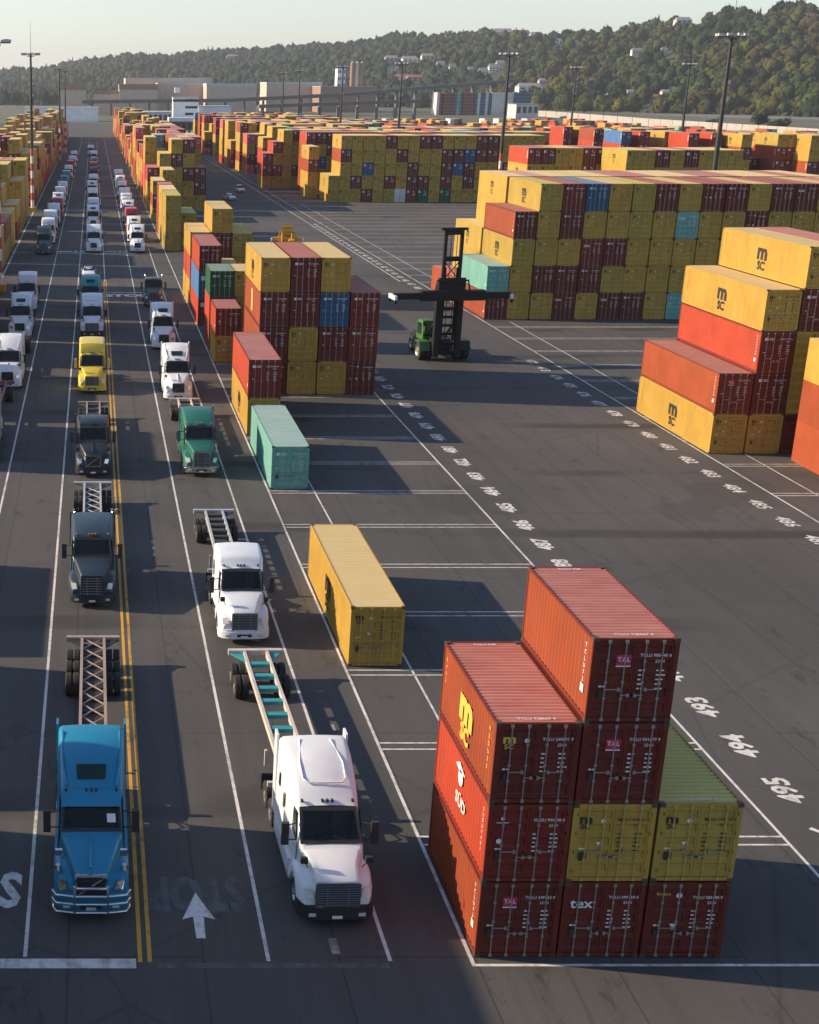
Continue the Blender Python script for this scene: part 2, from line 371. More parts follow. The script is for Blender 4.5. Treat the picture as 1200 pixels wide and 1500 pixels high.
def crown_lumps(base, n, w=.62):
    V = []; F = []; o = 0
    for i in range(n):
        v, f = base; v = v*(1 + nr.uniform(-.22, .22, (len(v), 1)))
        c = np.array([0, 0, .55]) if i == 0 else np.array([*nr.uniform(-w, w, 2)*.7, nr.uniform(.25, .85)])
        s = (.72 if i == 0 else nr.uniform(.34, .52))
        V.append(v*[s, s, s*.8] + c); F.append(f+o); o += len(v)
    return np.concatenate(V), np.concatenate(F)
def conifer():
    V = []; F = []; o = 0
    for i in range(5):
        z0 = .12 + i*.17; r = .46*(1-i*.17); k = 7
        a = np.arange(k)*2*np.pi/k + i; rr = r*nr.uniform(.7, 1.2, k)
        V += [[rr[j]*np.cos(a[j]), rr[j]*np.sin(a[j]), z0+nr.uniform(-.03, .03)] for j in range(k)] + [[0, 0, z0+.32]]
        F += [[o+j, o+(j+1) % k, o+k] for j in range(k)]; o += k+1
    return np.array(V), np.array(F)
def leafy(lumps, n):
    V, F = lumps; W = [V]; G = [F]; o = len(V)
    for _ in range(n):
        c = V[nr.randint(len(V))]; d = c - np.array([0, 0, .45]); d = d/np.linalg.norm(d); a = nr.normal(size=3); a -= d*(a@d)*.6; a /= np.linalg.norm(a); b = np.cross(a, d)+nr.normal(size=3)*.3; b /= np.linalg.norm(b); s = nr.uniform(.09, .2); p = c + d*nr.uniform(-.03, .10)
        W.append(np.array([p-a*s-b*s*.7, p+a*s-b*s*.7, p+a*s*.8+b*s*.7, p-a*s*.8+b*s*.7])); G.append(np.array([[0, 1, 2], [0, 2, 3]])+o); o += 4
    return np.concatenate(W), np.concatenate(G)
T_NEAR = [leafy(crown_lumps(I1, 3), 110) for _ in range(8)]; T_FILL = [crown_lumps(I0, 3) for _ in range(6)]; T_FAR = [crown_lumps(I0, 3) for _ in range(6)]; T_CON = [conifer() for _ in range(5)]
def wood(name, label, pts, templ, seed):
    g = np.random.RandomState(seed); V = []; F = []; K = []; o = 0
    for (x, y, z, s, h, col) in pts:
        v, f = templ[g.randint(len(templ))]; a = g.uniform(0, 6.28); c, sn = math.cos(a), math.sin(a)
        w = v @ np.array([[c, sn, 0], [-sn, c, 0], [0, 0, 1]]) * [s, s, h] + [x, y, z]
        V.append(w); F.append(f+o); o += len(v); K.append(np.tile([*col, 1], (len(v), 1)))
    V = np.concatenate(V); F = np.concatenate(F); K = np.concatenate(K)
    me = bpy.data.meshes.new(name); me.vertices.add(len(V)); me.vertices.foreach_set('co', V.ravel().astype(np.float32))
    me.loops.add(len(F)*3); me.loops.foreach_set('vertex_index', F.ravel().astype(np.int32))
    me.polygons.add(len(F)); me.polygons.foreach_set('loop_start', (np.arange(len(F))*3).astype(np.int32))
    a = me.color_attributes.new('tint', 'FLOAT_COLOR', 'POINT'); a.data.foreach_set('color', K.ravel().astype(np.float32))
    me.update(calc_edges=True); me.shade_smooth() if templ is not T_CON else None; me.materials.append(M_LEAF)
    return tag(link(name, me), label, 'woodland', kind='stuff')
HOUSES = [
 (1000, 36, 22, 12, 'M_BGREY', 'M_ROOFG', 'large grey hipped house on the ridge beside the tall lamp mast'),
 (1180, 28, 26, 12, 'HT', 'M_ROOFR', 'long cream house at the right end of the ridge'),
 (931, 78, 14, 9, 'HT', 'M_ROOFG', 'cream house in a clearing halfway up the wooded slope'),
 (971, 80, 9, 12, 'HW', 'M_ROOFG', 'narrow white house right of the clearing halfway up the slope'),
 (924, 138, 15, 9, 'HW', 'M_ROOFG', 'small white house low on the slope left of the pink house'),
 (959, 146, 20, 10, 'HR', 'M_ROOFR', 'pink house with low roof at the foot of the wooded slope'),
 (974, 138, 14, 9, 'HW', 'M_ROOFG', 'white flat roofed house directly behind the pink house'),
 (985, 134, 12, 9, 'HW', 'M_ROOFG', 'white house up and right of the pink house'),
 (1003, 144, 12, 14, 'M_BBLUE', 'M_ROOFG', 'tall blue house at the foot of the wooded slope'),
 (893, 143, 12, 9, 'M_BGREY', 'M_ROOFG', 'grey house half hidden by bright bushes at the slope foot'),
 (775, 134, 34, 14, 'HW', 'M_ROOFG', 'long white two storey block above the coloured stacks'),
 (795, 122, 14, 9, 'M_BGREY', 'M_ROOFG', 'pale grey house behind the long white block'),
 (707, 112, 14, 14, 'HW', 'M_ROOFG', 'white house with tall front above the elevated road'),
 (722, 104, 14, 12, 'HW', 'M_ROOFG', 'white house one step up the slope from its neighbour'),
 (732, 97, 12, 10, 'HW', 'M_ROOFG', 'white house at the top of the stepped white row'),
 (689, 108, 9, 12, 'HT', 'M_ROOFG', 'small cream house left of the stepped white row'),
 (736, 55, 30, 14, 'M_BGREY', 'M_ROOFG', 'wide grey apartment block on the ridge above the town'),
 (765, 55, 20, 12, 'HT', 'M_ROOFR', 'cream apartment block on the ridge right of the grey block'),
 (785, 57, 18, 11, 'M_BGREY', 'M_ROOFG', 'grey apartment block furthest right on the town ridge'),
 (815, 64, 14, 9, 'HW', 'M_ROOFG', 'white house just below the ridge among dark trees'),
 (839, 66, 12, 8, 'HW', 'M_ROOFR', 'white house with red roof just below the ridge'),
 (607, 118, 22, 10, 'HR', 'M_ROOFR', 'red roofed pink house at the left foot of the town'),
 (588, 116, 18, 9, 'HW', 'M_ROOFR', 'white house with red roof left of the pink town house'),
 (575, 105, 16, 9, 'HW', 'M_ROOFG', 'white house above the red roofs at the left of the town'),
 (600, 92, 22, 11, 'HW', 'M_ROOFG', 'broad white house in the lowest terrace of the town'),
 (626, 87, 18, 10, 'HT', 'M_ROOFG', 'cream house in the middle terrace of the town'),
 (573, 90, 18, 10, 'M_BGREY', 'M_ROOFG', 'grey house at the left end of the lowest terrace'),
 (645, 100, 12, 12, 'HW', 'M_ROOFG', 'narrow white house right of the broad white house'),
 (662, 106, 10, 14, 'HT', 'M_ROOFG', 'tall cream house half behind dark trees'),
 (322, 80, 22, 6, 'HW', 'M_ROOFG', 'low white house on the hazy far ridge'),
 (340, 84, 16, 5, 'M_BGREY', 'M_ROOFG', 'low grey house on the hazy far slope'),
 (1110, 30, 14, 8, 'HT', 'M_ROOFB', 'cream house with brown roof below the ridge at right'),
 (868, 120, 10, 7, 'HT', 'M_ROOFB', 'cream cottage with brown roof alone on the lower slope'),
 (655, 66, 12, 7, 'HW', 'M_ROOFG', 'white house high on the slope left of the apartment blocks'),
 (680, 70, 12, 7, 'HT', 'M_ROOFR', 'cream house with red roof high on the slope')]
def on_hill(px, py):
    ft, rg = float(foot(px)), float(ridge(px))
    for y in np.linspace(ft, rg, 300):
        p = at(px, py, float(y))
        if p.z <= float(hill(px, p.y)): return p
    return at(px, py, rg)
HP = [(a[0], a[2], on_hill(a[0], a[1]).y) for a in HOUSES]
def scatter(n, p0, p1, t0, t1, seed, smin, smax, pal, tall=(1.2, 1.75)):
    g = np.random.RandomState(seed); out = []
    for _ in range(n):
        px = g.uniform(p0, p1); t = t0 + (t1-t0)*g.uniform(0, 1)**.85; y = float(foot(px)+t*(ridge(px)-foot(px)))
        if any(abs(px-hx) < w*.5+4 and -95 < y-hy < 22 for hx, w, hy in HP): continue
        x = CAMP.x + (px-CX)/U0*(y-CAMP.y); z = float(hill(px, y)); s = smin + (smax-smin)*g.uniform(0, 1)**1.9
        f = math.sin(x*.021+1.3)*math.sin(y*.013+x*.004)+math.sin(x*.05+y*.031)*.5; i = int(np.clip((f+1.3)/2.6*len(pal)+g.uniform(-1.2, 1.2), 0, len(pal)-1))
        c = pal[i]; k = g.uniform(.8, 1.2)
        out.append((x, y, z-1.2, s, s*g.uniform(*tall), [q*k for q in c]))
    return out
PG = [(.014, .026, .011), (.020, .036, .013), (.032, .052, .015), (.052, .078, .016), (.074, .086, .017), (.078, .070, .018), (.058, .050, .018)]
PD = [(.014, .028, .018), (.018, .034, .019), (.026, .043, .020), (.036, .053, .022)]
wood('hillside_wood', 'leafy wood covering the nearer hillside on the right', scatter(2800, 640, 1330, 0.0, 1.0, 11, 3.4, 12.0, PG), T_NEAR, 1)
wood('undergrowth', 'low bushes between the trees of the nearer hillside', scatter(3200, 640, 1330, 0.0, 1.0, 15, 2.2, 5.0, PG[2:], (.9, 1.3)), T_FILL, 4)
wood('distant_wood', 'hazy wood covering the far hills on the left', scatter(8500, -160, 720, 0.0, 1.02, 12, 5, 12, PD), T_FAR, 2)
wood('conifer_wood', 'dark conifers standing among the leafy trees of the hills', scatter(700, 0, 700, .1, 1.0, 13, 8, 13, PD, (1.3, 1.9))+scatter(22, 640, 1250, .8, 1.02, 14, 7, 11, PD[:2], (1.5, 2.2))+scatter(60, 640, 1000, .2, .9, 16, 8, 12, PD[:2], (1.3, 1.9)), T_CON, 3)

# ------------------------------------------------------------------ far buildings
def plain(name, col, rough=.8, var=.12, sc=.2):
    def f(m, nt, b):
        n = noise(nt, objco(nt), sc, 5, .7)
        nt.links.new(ramp(nt, n, [(.3, tuple(q*(1-var) for q in col)), (.7, tuple(min(1, q*(1+var)) for q in col))]), b.inputs['Base Color'])
    return mat(name, col, rough, build=f)
M_BWHITE = plain('white_cladding', (.72, .74, .76)); M_BTAN = plain('tan_cladding', (.50, .39, .31)); M_BBROWN = plain('brown_cladding', (.27, .165, .12))
M_BGREY = plain('grey_cladding', (.46, .46, .47)); M_CONC = plain('concrete', (.34, .31, .28)); M_CONCD = plain('dark_concrete', (.10, .10, .10))
M_WIN = mat('dark_window', (.02, .025, .03), .12); M_ROOFG = plain('grey_roof', (.24, .23, .23)); M_ROOFR = plain('red_roof', (.30, .10, .075)); M_ROOFB = plain('brown_roof', (.16, .11, .085))
M_BBLUE = plain('blue_cladding', (.10, .22, .36))
def building(label, x0, x1, top, Y, depth, wall, roofm=None, rows=0, cols=0, name='warehouse', cat='building', z0=0., parapet=.5, group=None, winh=.45):
    a = at(x0, top, Y); b = at(x1, top, Y); w = b.x-a.x; h = max(2.5, a.z-z0)
    t = thing(name, label, cat, ((a.x+b.x)/2, Y, z0), 0, group)
    MB().box(-w/2, w/2, 0, depth, 0, h-parapet).build('wall', wall, t)
    MB().box(-w/2-.3, w/2+.3, -.3, depth+.3, h-parapet, h).build('roof', roofm or wall, t)
    for r in range(rows):
        for c in range(cols):
            cw = w/cols; zc = (h-parapet)*(r+.62)/rows; wh = (h-parapet)/rows*winh
            f = MB().box(-w/2+cw*(c+.2), -w/2+cw*(c+.8), -.12, .0, zc-wh/2, zc+wh/2).build('window', M_WIN, t)
    return t
# control tower with its gatehouse
t = building('white four storey control tower with dark ribbon windows beyond the container rows', 254, 291, 142, 797, 12, M_BWHITE, M_BGREY, 0, 0, 'control_tower', 'tower')
a = at(254, 142, 797); b = at(291, 142, 797); w = b.x-a.x
for z in (9.5, 13.2, 17.2): MB().box(-.3, w/2-.6, -.15, 0, z, z+1.3).build('window', M_WIN, t)
MB().box(-w/2-.4, w/2+.4, -.4, 0, 17.0, 18.3).build('window', M_WIN, t)
MB().box(-w/2+1, -w/2+4, 2, 6, 22, 25).build('plant_room', M_BWHITE, t)
t = building('low white gatehouse with deep canopy at the foot of the white tower', 248, 300, 172, 780, 12, M_CONCD, M_BWHITE, 1, 6, 'gatehouse', 'building', parapet=2.2)
building('long white shed running right of the control tower', 291, 339, 155, 812, 20, M_BWHITE, M_BGREY, 0, 0, 'warehouse')
building('low pale blue shed left of the control tower', 181, 253, 163, 860, 16, M_BGREY, M_BWHITE, 1, 10, 'shed')
building('long low white shed at the end of the truck lanes', 36, 144, 157, 1046, 25, M_BWHITE, M_BGREY, 0, 0, 'warehouse')
building('brown cube shaped mill building behind the long white shed', 87, 126, 122, 1330, 60, M_BTAN, M_BBROWN, 0, 0, 'mill_building', parapet=6)
building('small tan mill annex between the two brown mill halls', 137, 176, 133, 1330, 50, M_BTAN, M_BBROWN, 0, 0, 'mill_building', parapet=3)
building('tan mill hall with dark brown roof band left of the control tower', 175, 231, 123, 1320, 60, M_BTAN, M_BBROWN, 0, 0, 'mill_building', parapet=5)
building('pale grey roofed mill hall standing behind the tan mill hall', 184, 312, 114, 1420, 90, M_BTAN, M_BGREY, 0, 0, 'mill_building')
building('wide taupe mill hall right of the control tower', 231, 310, 121, 1375, 50, M_BTAN, M_BGREY, 0, 0, 'mill_building', parapet=2)
building('tan gabled mill hall furthest right in the mill group', 303, 376, 122, 1330, 60, M_BTAN, M_BGREY, 0, 0, 'mill_building', parapet=3)
building('low grey warehouse with pale roof behind the elevated road', 391, 472, 120, 1500, 60, M_BTAN, M_BGREY, 0, 0, 'warehouse', parapet=2)
building('pale ribbed roof hall behind the elevated road near the silos', 470, 550, 126, 1440, 60, M_BBROWN, M_BGREY, 0, 0, 'warehouse')
for i, x in enumerate((517, 524, 531)):
    p = at(x, 92, 1480); m = MB(); m.tube([(0, 0, 0), (0, 0, p.z)], 2.2, 12)
    t = thing('silo', ('left', 'middle', 'right')[i]+'most of the three brown silo towers left of the hillside houses', 'silo', (p.x, 1480, 0), 0, 'brown silo towers'); m.build('shaft', M_BBROWN if i != 1 else M_BTAN, t, 40)
    MB().tube([(0, 0, p.z), (0, 0, p.z+1.6)], [2.4, .8], 12).build('cap', M_CONC, t)
building('white apartment tower left of the brown silos', 495, 507, 100, 1520, 15, M_BWHITE, M_BGREY, 6, 4, 'apartment_building')
# elevated road
t = thing('elevated_road', 'long dark elevated road on piers sloping up across the foot of the hills', 'viaduct', (0, 0, 0))
P = [at(120, 148, 1260), at(330, 146, 1260), at(500, 138, 1290), at(620, 128, 1340), at(760, 117, 1420)]
for a, b in zip(P, P[1:]):
    MB().loft([[(p.x, p.y, p.z-2.2), (p.x, p.y+14, p.z-2.2), (p.x, p.y+14, p.z+1), (p.x, p.y, p.z+1)] for p in (a, b)]).build('deck', M_CONCD, t)
for i in range(22):
    px = 135+i*28; y = np.interp(px, [120, 330, 500, 620, 760], [148, 146, 138, 128, 117]); p = at(px, float(y), float(np.interp(px, [120, 330, 500, 620, 760], [1260, 1260, 1290, 1340, 1420]))+3)
    MB().box(p.x-.7, p.x+.7, p.y+2, p.y+9, 0, p.z-2.4).build('pier', M_CONCD, t)
P2 = [at(380, 155, 1120), at(520, 150, 1120), at(620, 147, 1150)]
t = thing('flyover_ramp', 'lower dark ramp of the elevated road passing in front of trees', 'viaduct', (0, 0, 0))
for a, b in zip(P2, P2[1:]): MB().loft([[(p.x, p.y, p.z-1.8), (p.x, p.y+10, p.z-1.8), (p.x, p.y+10, p.z+.9), (p.x, p.y, p.z+.9)] for p in (a, b)]).build('deck', M_CONCD, t)
for i in range(9):
    px = 385+i*28; p = at(px, 153, 1125); MB().box(p.x-1, p.x+1, p.y+1, p.y+6, 0, p.z-1.9).build('pier', M_CONCD, t)
# pale sound wall along the far right edge of the yard
t = thing('concrete_wall', 'long pale concrete wall along the far right edge of the container yard', 'wall', (0, 0, 0))
W = [ground(640, 164), ground(800, 171), ground(950, 185), ground(1110, 197), ground(1230, 206)]
for a, b in zip(W, W[1:]):
    n = 8
    for i in range(n):
        p = a.lerp(b, i/n); q = a.lerp(b, (i+.97)/n); h = 5.0
        MB().loft([[(s.x, s.y, 0), (s.x+.5, s.y+.3, 0), (s.x+.5, s.y+.3, h), (s.x, s.y, h)] for s in (p, q)]).build('wall_panel', M_CONC, t)
# road behind the wall
M_ROAD = plain('far_road', (.16, .155, .15)); r0 = ground(1040, 172); r1 = ground(1300, 180)
tag(MB().quad((r0.x, r0.y, .02), (r1.x+100, r1.y-60, .02), (r1.x+160, r1.y+150, .02), (r0.x-30, r0.y+220, .02)).build('road', M_ROAD), kind='structure')
for px, py, lab in ((560, 157, 'pale'),): pass
building('grey and white store with low pitched roof at the end of the pale wall', 757, 790, 152, 1150, 25, M_BGREY, M_ROOFG, 1, 4, 'store_building')

# houses on the hills
def house(px, py, w, h, wall, roofm, label, gable=True, wins=3, name='house'):
    p = on_hill(px, py); k = (p.y-CAMP.y)/U0; W = w*k; H = h*k; D = max(7, W*.6)
    t = thing(name, label, 'house', (p.x, p.y-6, p.z-1.5))
    hw = H*.62 if gable else H
    MB().box(-W/2, W/2, 0, D, -8, hw).build('wall', wall, t)
    m = MB()
    if gable: m.loft([[(s*(W/2+.5), -.6, hw), (s*(W/2+.5), D+.6, hw), (s*(W/2-W*.1), D/2, H)] for s in (-1, 1)])
    else: m.box(-W/2-.4, W/2+.4, -.4, D+.4, hw, hw+.7)
    m.build('roof', roofm, t)
    for r in range(2 if hw > 6 else 1):
        for i in range(wins):
            x = -W/2 + W*(i+.5)/wins; z = hw*(.3+.42*r) if hw > 6 else hw*.5
            MB().box(x-W*.09, x+W*.09, -.12, 0, z-hw*.12, z+hw*.12).build('window', M_WIN, t)
    return t
HW, HT, HR = M_BWHITE, plain('house_cream', (.55, .50, .42)), plain('house_pink', (.42, .25, .22))
for a in HOUSES: house(*[globals()[v] if i in (4, 5) else v for i, v in enumerate(a)])

# ------------------------------------------------------------------ containers
CW = 2.438
_mc = {}
def cached(key, fn):
    if key not in _mc: _mc[key] = fn()
    return _mc[key]
def corr_profile(L, a=.10, pitch=.276, d=.046):
    ys = [(a, 0)]; n = int(round((L-2*a)/pitch)); p = (L-2*a)/n
    for i in range(n):
        y = a+i*p; ys += [(y+p*.25, 0), (y+p*.5, d), (y+p*.75, d), (y+p, 0)]
    return ys
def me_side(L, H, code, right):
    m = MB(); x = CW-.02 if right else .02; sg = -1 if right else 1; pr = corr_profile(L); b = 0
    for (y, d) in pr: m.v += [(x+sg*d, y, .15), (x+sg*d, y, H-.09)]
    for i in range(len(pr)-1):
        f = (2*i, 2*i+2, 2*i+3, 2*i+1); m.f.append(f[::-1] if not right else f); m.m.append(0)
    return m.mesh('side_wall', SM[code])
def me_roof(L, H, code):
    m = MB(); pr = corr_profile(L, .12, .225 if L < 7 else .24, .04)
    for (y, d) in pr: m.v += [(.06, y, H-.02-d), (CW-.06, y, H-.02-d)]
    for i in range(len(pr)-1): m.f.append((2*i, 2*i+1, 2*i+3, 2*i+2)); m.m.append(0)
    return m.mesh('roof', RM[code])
def me_frame(L, H, code, castings):
    m = MB(); W = CW
    for x0 in (0, W-.16):
        m.box(x0+.005, x0+.155, .0, .10, .10, H-.10).box(x0+.005, x0+.155, L-.10, L, .10, H-.10)
    for x0 in (0, W-.06): m.box(x0+.003, x0+.057, .10, L-.10, H-.10, H-.012).box(x0+.003, x0+.057, .10, L-.10, .03, .16)
    for y0 in (.012, L-.10): m.box(.16, W-.16, y0, y0+.088, H-.12, H-.014).box(.16, W-.16, y0, y0+.088, .03, .15)
    m.box(.06, W-.06, L-.08, L-.04, .15, H-.12)
    m.cur = 1; m.box(.06, W-.06, .1, L-.1, .12, .16); m.cur = 0
    if castings:
        for x0 in (-.004, W-.158):
            for y0 in (-.006, L-.172):
                for z0 in (0, H-.118): m.cur = 2; m.box(x0, x0+.162, y0, y0+.178, z0, z0+.118)
    return m.mesh('frame', [PM[code], M_FLOOR, M_CAST])
def me_door(H, code, ribs=5):                            # a door leaf hinged at x = 0, 1.06 wide, outer face at y = .03
    m = MB(); w = 1.052; z0, z1 = .17, H-.13; zs = [(z0, .025), (z0+.05, .025)]
    p = (z1-z0-.1)/ribs
    for i in range(ribs):
        z = z0+.05+i*p; zs += [(z+p*.22, .025), (z+p*.32, .062), (z+p*.78, .062), (z+p*.88, .025)]
    zs += [(z1, .025)]
    b = 0
    for z, y in zs: m.v += [(.05, y, z), (w-.05, y, z)]
    for i in range(len(zs)-1): m.f.append((2*i, 2*i+1, 2*i+3, 2*i+2)); m.m.append(0)
    for x0 in (0, w-.06): m.box(x0, x0+.06, .018, .08, z0, z1)
    m.cur = 1; m.box(w, w+.014, .03, .07, z0, z1); m.cur = 0
    for k in range(4): zc = z0+.2+k*(z1-z0-.4)/3; m.box(-.05, .06, .0, .03, zc-.05, zc+.05)
    return m.mesh('door', [PM[code], M_GASK])
def me_bar(H, code, detail):
    m = MB(); n = 7 if detail else 4
    m.tube([(0, -.004, .06), (0, -.004, H-.05)], .019, n)
    for z in (.10, H-.10): m.box(-.045, .045, -.03, .02, z-.05, z+.05)
    for z in ((.75, 1.25, 1.9) if detail else (1.25,)): m.box(-.04, .04, -.02, .03, z-.03, z+.03)
    return m.mesh('locking_bar', M_BARY if code in 'YD' else M_BAR)
def me_handle():
    m = MB(); m.box(-.02, .40, -.035, -.015, .005, .035).box(.36, .44, -.05, .02, -.03, .07); return m.mesh('handle', M_BAR)
def rows_of_marks(m, x, z, n, rs, wid=.42, h=.052, gap=.092, y=.008):
    for i in range(n):
        xx = x; end = x + wid*rs.uniform(.7, 1)
        while xx < end - .05:
            w = rs.uniform(.05, .13); m.quad((xx, y, z-i*gap), (min(end, xx+w), y, z-i*gap), (min(end, xx+w), y, z-i*gap+h), (xx, y, z-i*gap+h)); xx += w+.03
    return m
def me_code(H, code, seed):                              # lettering of the right door
    rs = random.Random(seed); m = MB(); lm = M_LETK if code in 'YD' else M_LET
    pre = {'M': 'TCLU', 'R': 'MAEU', 'O': 'TEXU', 'Y': 'MSCU', 'D': 'MEDU'}.get(code, 'TGHU')
    m.text('%s %06d %d' % (pre, rs.randint(100000, 999999), rs.randint(0, 9)), .135, (.56, .008, H-.52), (1, 0, 0), (0, 0, 1), .012)
    m.text('22G1' if H < 2.7 else '45G1', .125, (.70, .008, H-.70), (1, 0, 0), (0, 0, 1), .012)
    rows_of_marks(m, .12, H-1.0, 5, rs, .20, .045, .14); rows_of_marks(m, .62, H-1.0, 5, rs, .27, .045, .14)
    return m.mesh('lettering', lm)
def me_logo(H, kind, code, seed):                        # marks of the left door
    rs = random.Random(seed+9); m = MB(); mats = [M_LETK if code in 'YD' else M_LET]
    if kind == 'msc':
        m.text('m', .44, (.27, .009, H-.52), (1.15, 0, 0), (0, 0, .9), .035); m.text('SC', .22, (.27, .009, H-.76), (1.1, 0, 0), (0, 0, 1), .02)
        if code not in 'YD': mats = [M_LETY]
        mats.append(M_LET); m.cur = 1; m.disc(.78, .009, H-.56, .075)
    elif kind == 'tal':
        mats = [M_MAG, M_LET]; m.quad((.56, .006, H-.82), (.98, .006, H-.82), (.98, .006, H-.50), (.56, .006, H-.50)); m.cur = 1
        m.text('TAL', .20, (.77, .002, H-.65), (1.05, 0, 0), (0, 0, 1), .012); m.quad((.56, .004, H-.87), (.98, .004, H-.87), (.98, .004, H-.83), (.56, .004, H-.83))
    elif kind == 'tex': m.text('tex', .46, (.42, .008, H-.74), (1.1, 0, 0), (0, 0, 1), .018)
    elif kind == 'flo':
        mats = [M_LETY, M_LET]; m.text('florens', .14, (.33, .008, H-.40), (1.1, 0, 0), (0, 0, 1), .014); m.cur = 1; m.disc(.80, .008, H-.45, .09)
        m.quad((.62, .009, H-1.42), (.86, .009, H-1.42), (.74, .009, H-1.62))
    elif kind == 'maeu':
        m.disc(.30, .008, H-.47, .06); m.quad((.12, .008, H-.62), (.48, .008, H-.62), (.48, .008, H-.595), (.12, .008, H-.595)); m.disc(.24, .008, H-1.22, .085)
    else:
        m.quad((.16, .008, H-.62), (.40, .008, H-.62), (.40, .008, H-.42), (.16, .008, H-.42)); rows_of_marks(m, .5, H-.5, 2, rs, .4)
    c0 = m.cur
    if code in 'YD' and kind == 'msc':
        m.cur = 1; m.quad((.62, .009, H-1.25), (.78, .009, H-1.25), (.70, .009, H-1.38))
    rows_of_marks(m, .14, H-1.5, 1, rs, .22); 
    if rs.random() < .6 and code in 'YD': mats.append(M_GRN)
    return m.mesh('lettering', mats)
def me_plate(H): return MB().box(.14, .36, .0, .02, .72, .98).mesh('data_plate', M_IRON)
def me_sidelogo(L, H, kind):                             # seen from -X: right is -Y
    m = MB(); r, u = (0, -1, 0), (0, 0, 1); x = -.008; mats = [M_LETK]
    if kind == 'msc':
        m.text('m', 1.75, (x, L*.5, H*.60), (0, -1.15, 0), (0, 0, .95), .03); m.text('SC', .88, (x, L*.5, H*.26), (0, -1.05, 0), u, .03)
        if L > 7: m.cur = 1; mats.append(M_LETP); [m.text('%d' % d, .22, (x, L-.7, H-.4-.24*i), r, u, .01) for i, d in enumerate((4, 1, 7, 6, 2, 0, 9))]
    elif kind == 'gold':
        mats = [M_LETY]; m.text('m', 1.55, (x, L*.5, H*.60), (0, -1.2, 0), (0, 0, .95), .06); m.text('SC', .75, (x, L*.5, H*.27), (0, -1.05, 0), u, .05)
        [m.text(d, .22, (x, .55, H-.45-.24*i), r, u, .012) for i, d in enumerate('MEDU36')]; [m.text(d, .20, (x, L-.5, H-.45-.24*i), r, u, .012) for i, d in enumerate('8402')]
    elif kind == 'emblem':
        mats = [M_LET]; m.disc(x, L*.5, H*.70, .26, 18, 'x'); m.quad((x, L*.5+.6, H*.80), (x, L*.5+.2, H*.88), (x, L*.5-.5, H*.80), (x, L*.5+.1, H*.76))
        m.text('SÜD', .55, (x, L*.47, H*.40), (0, -1.1, 0), u, .02)
        [m.text(d, .17, (x, .45, H-.4-.19*i), r, u, .01) for i, d in enumerate('SUDU7401')]
    elif kind == 'white':
        mats = [M_LET]; [m.text(d, .19, (x, .5, H-.4-.21*i), r, u, .012) for i, d in enumerate('TCLU728')]; m.quad((x, .62, .75), (x, .38, .75), (x, .38, 1.0), (x, .62, 1.0))
    elif kind == 'tal':
        mats = [M_LET]; m.text('TAL', .62, (x, .62, 1.55), (0, 0, -1), (0, -1, 0), .02); m.quad((x, .75, .45), (x, .5, .45), (x, .5, .75), (x, .75, .75))
    elif kind == 'vtext':
        mats = [M_LET]; m.text('tex', 1.0, (x, 1.9, H*.62), r, u, .03); m.quad((x, L-.9, H-.75), (x, L-1.5, H-.75), (x, L-1.5, H-.3), (x, L-.9, H-.3))
    elif kind == 'slit':
        mats = [M_LETP]; m.quad((x, L*.55, .5), (x, L*.45, .5), (x, L*.45, H-.5), (x, L*.55, H-.5))
    return m.mesh('lettering', mats)
def me_rooftext(L, H):
    m = MB(); m.text('TCLU 728667 4', .17, (CW/2, .30, H-.004), (1, 0, 0), (0, 1, 0), .014); m.text('TCLU 728', .17, (CW/2, L-.3, H-.004), (1, 0, 0), (0, 1, 0), .014)
    return m.mesh('lettering', M_LET)

def container(x, y, z, L, H, code, label, lod, logo='msc', side=None, rtext=False, right=True, seed=0):
    if lod == 2:
        me = cached(('c2', L, H, code), lambda: simple_mesh(L, H, code))
        return tag(link('shipping_container', me, None, (x, y, z)), label, 'container', 'shipping containers stacked in the yard')
    t = thing('shipping_container', label, 'container', (x, y, z), 0, 'shipping containers stacked in the yard')
    K = lambda k, f: cached((k, L, H, code), f)
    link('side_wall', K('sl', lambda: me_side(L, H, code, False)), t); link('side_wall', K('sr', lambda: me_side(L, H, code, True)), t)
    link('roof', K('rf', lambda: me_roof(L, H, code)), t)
    link('frame', K('fr%d' % lod, lambda: me_frame(L, H, code, lod == 1)), t)
    if lod == 0:
        cm = cached('cast', lambda: MB().box(0, .162, 0, .178, 0, .118).mesh('corner_casting', M_CAST))
        for cx in (-.004, CW-.158):
            for cy in (-.006, L-.172):
                for cz in (0, H-.118): link('corner_casting', cm, t, (cx, cy, cz))
    dl = link('door', K('dr', lambda: me_door(H, code)), t, (.16, 0, 0)); dr = link('door', K('dr', None), t, (CW-.16, 0, 0)); dr.scale.x = -1
    bm = K('bar%d' % lod, lambda: me_bar(H, code, lod == 0)); hm = cached('hdl', me_handle)
    for d in (dl, dr):
        for bx in ((.30, .78) if lod == 0 else (.32, .80)):
            b = link('locking_bar', bm, d, (bx, 0, 0))
            if lod == 0: link('handle', hm, d, (bx-.02, 0, 1.02 if bx < .5 else .84))
    link('lettering', cached(('cd', H, code, seed % (17 if lod == 0 else 4)), lambda: me_code(H, code, seed % (17 if lod == 0 else 4))), t, (CW/2+.02, 0, 0))
    link('lettering', cached(('lg', H, code, logo, seed % 2), lambda: me_logo(H, logo, code, seed % 2)), t, (.14, 0, 0))
    if lod == 0: link('data_plate', cached(('pl', H), lambda: me_plate(H)), dl)
    if side: link('lettering', cached(('sd', L, H, side), lambda: me_sidelogo(L, H, side)), t)
    if rtext: link('lettering', cached(('rt', L, H), lambda: me_rooftext(L, H)), t)
    return t
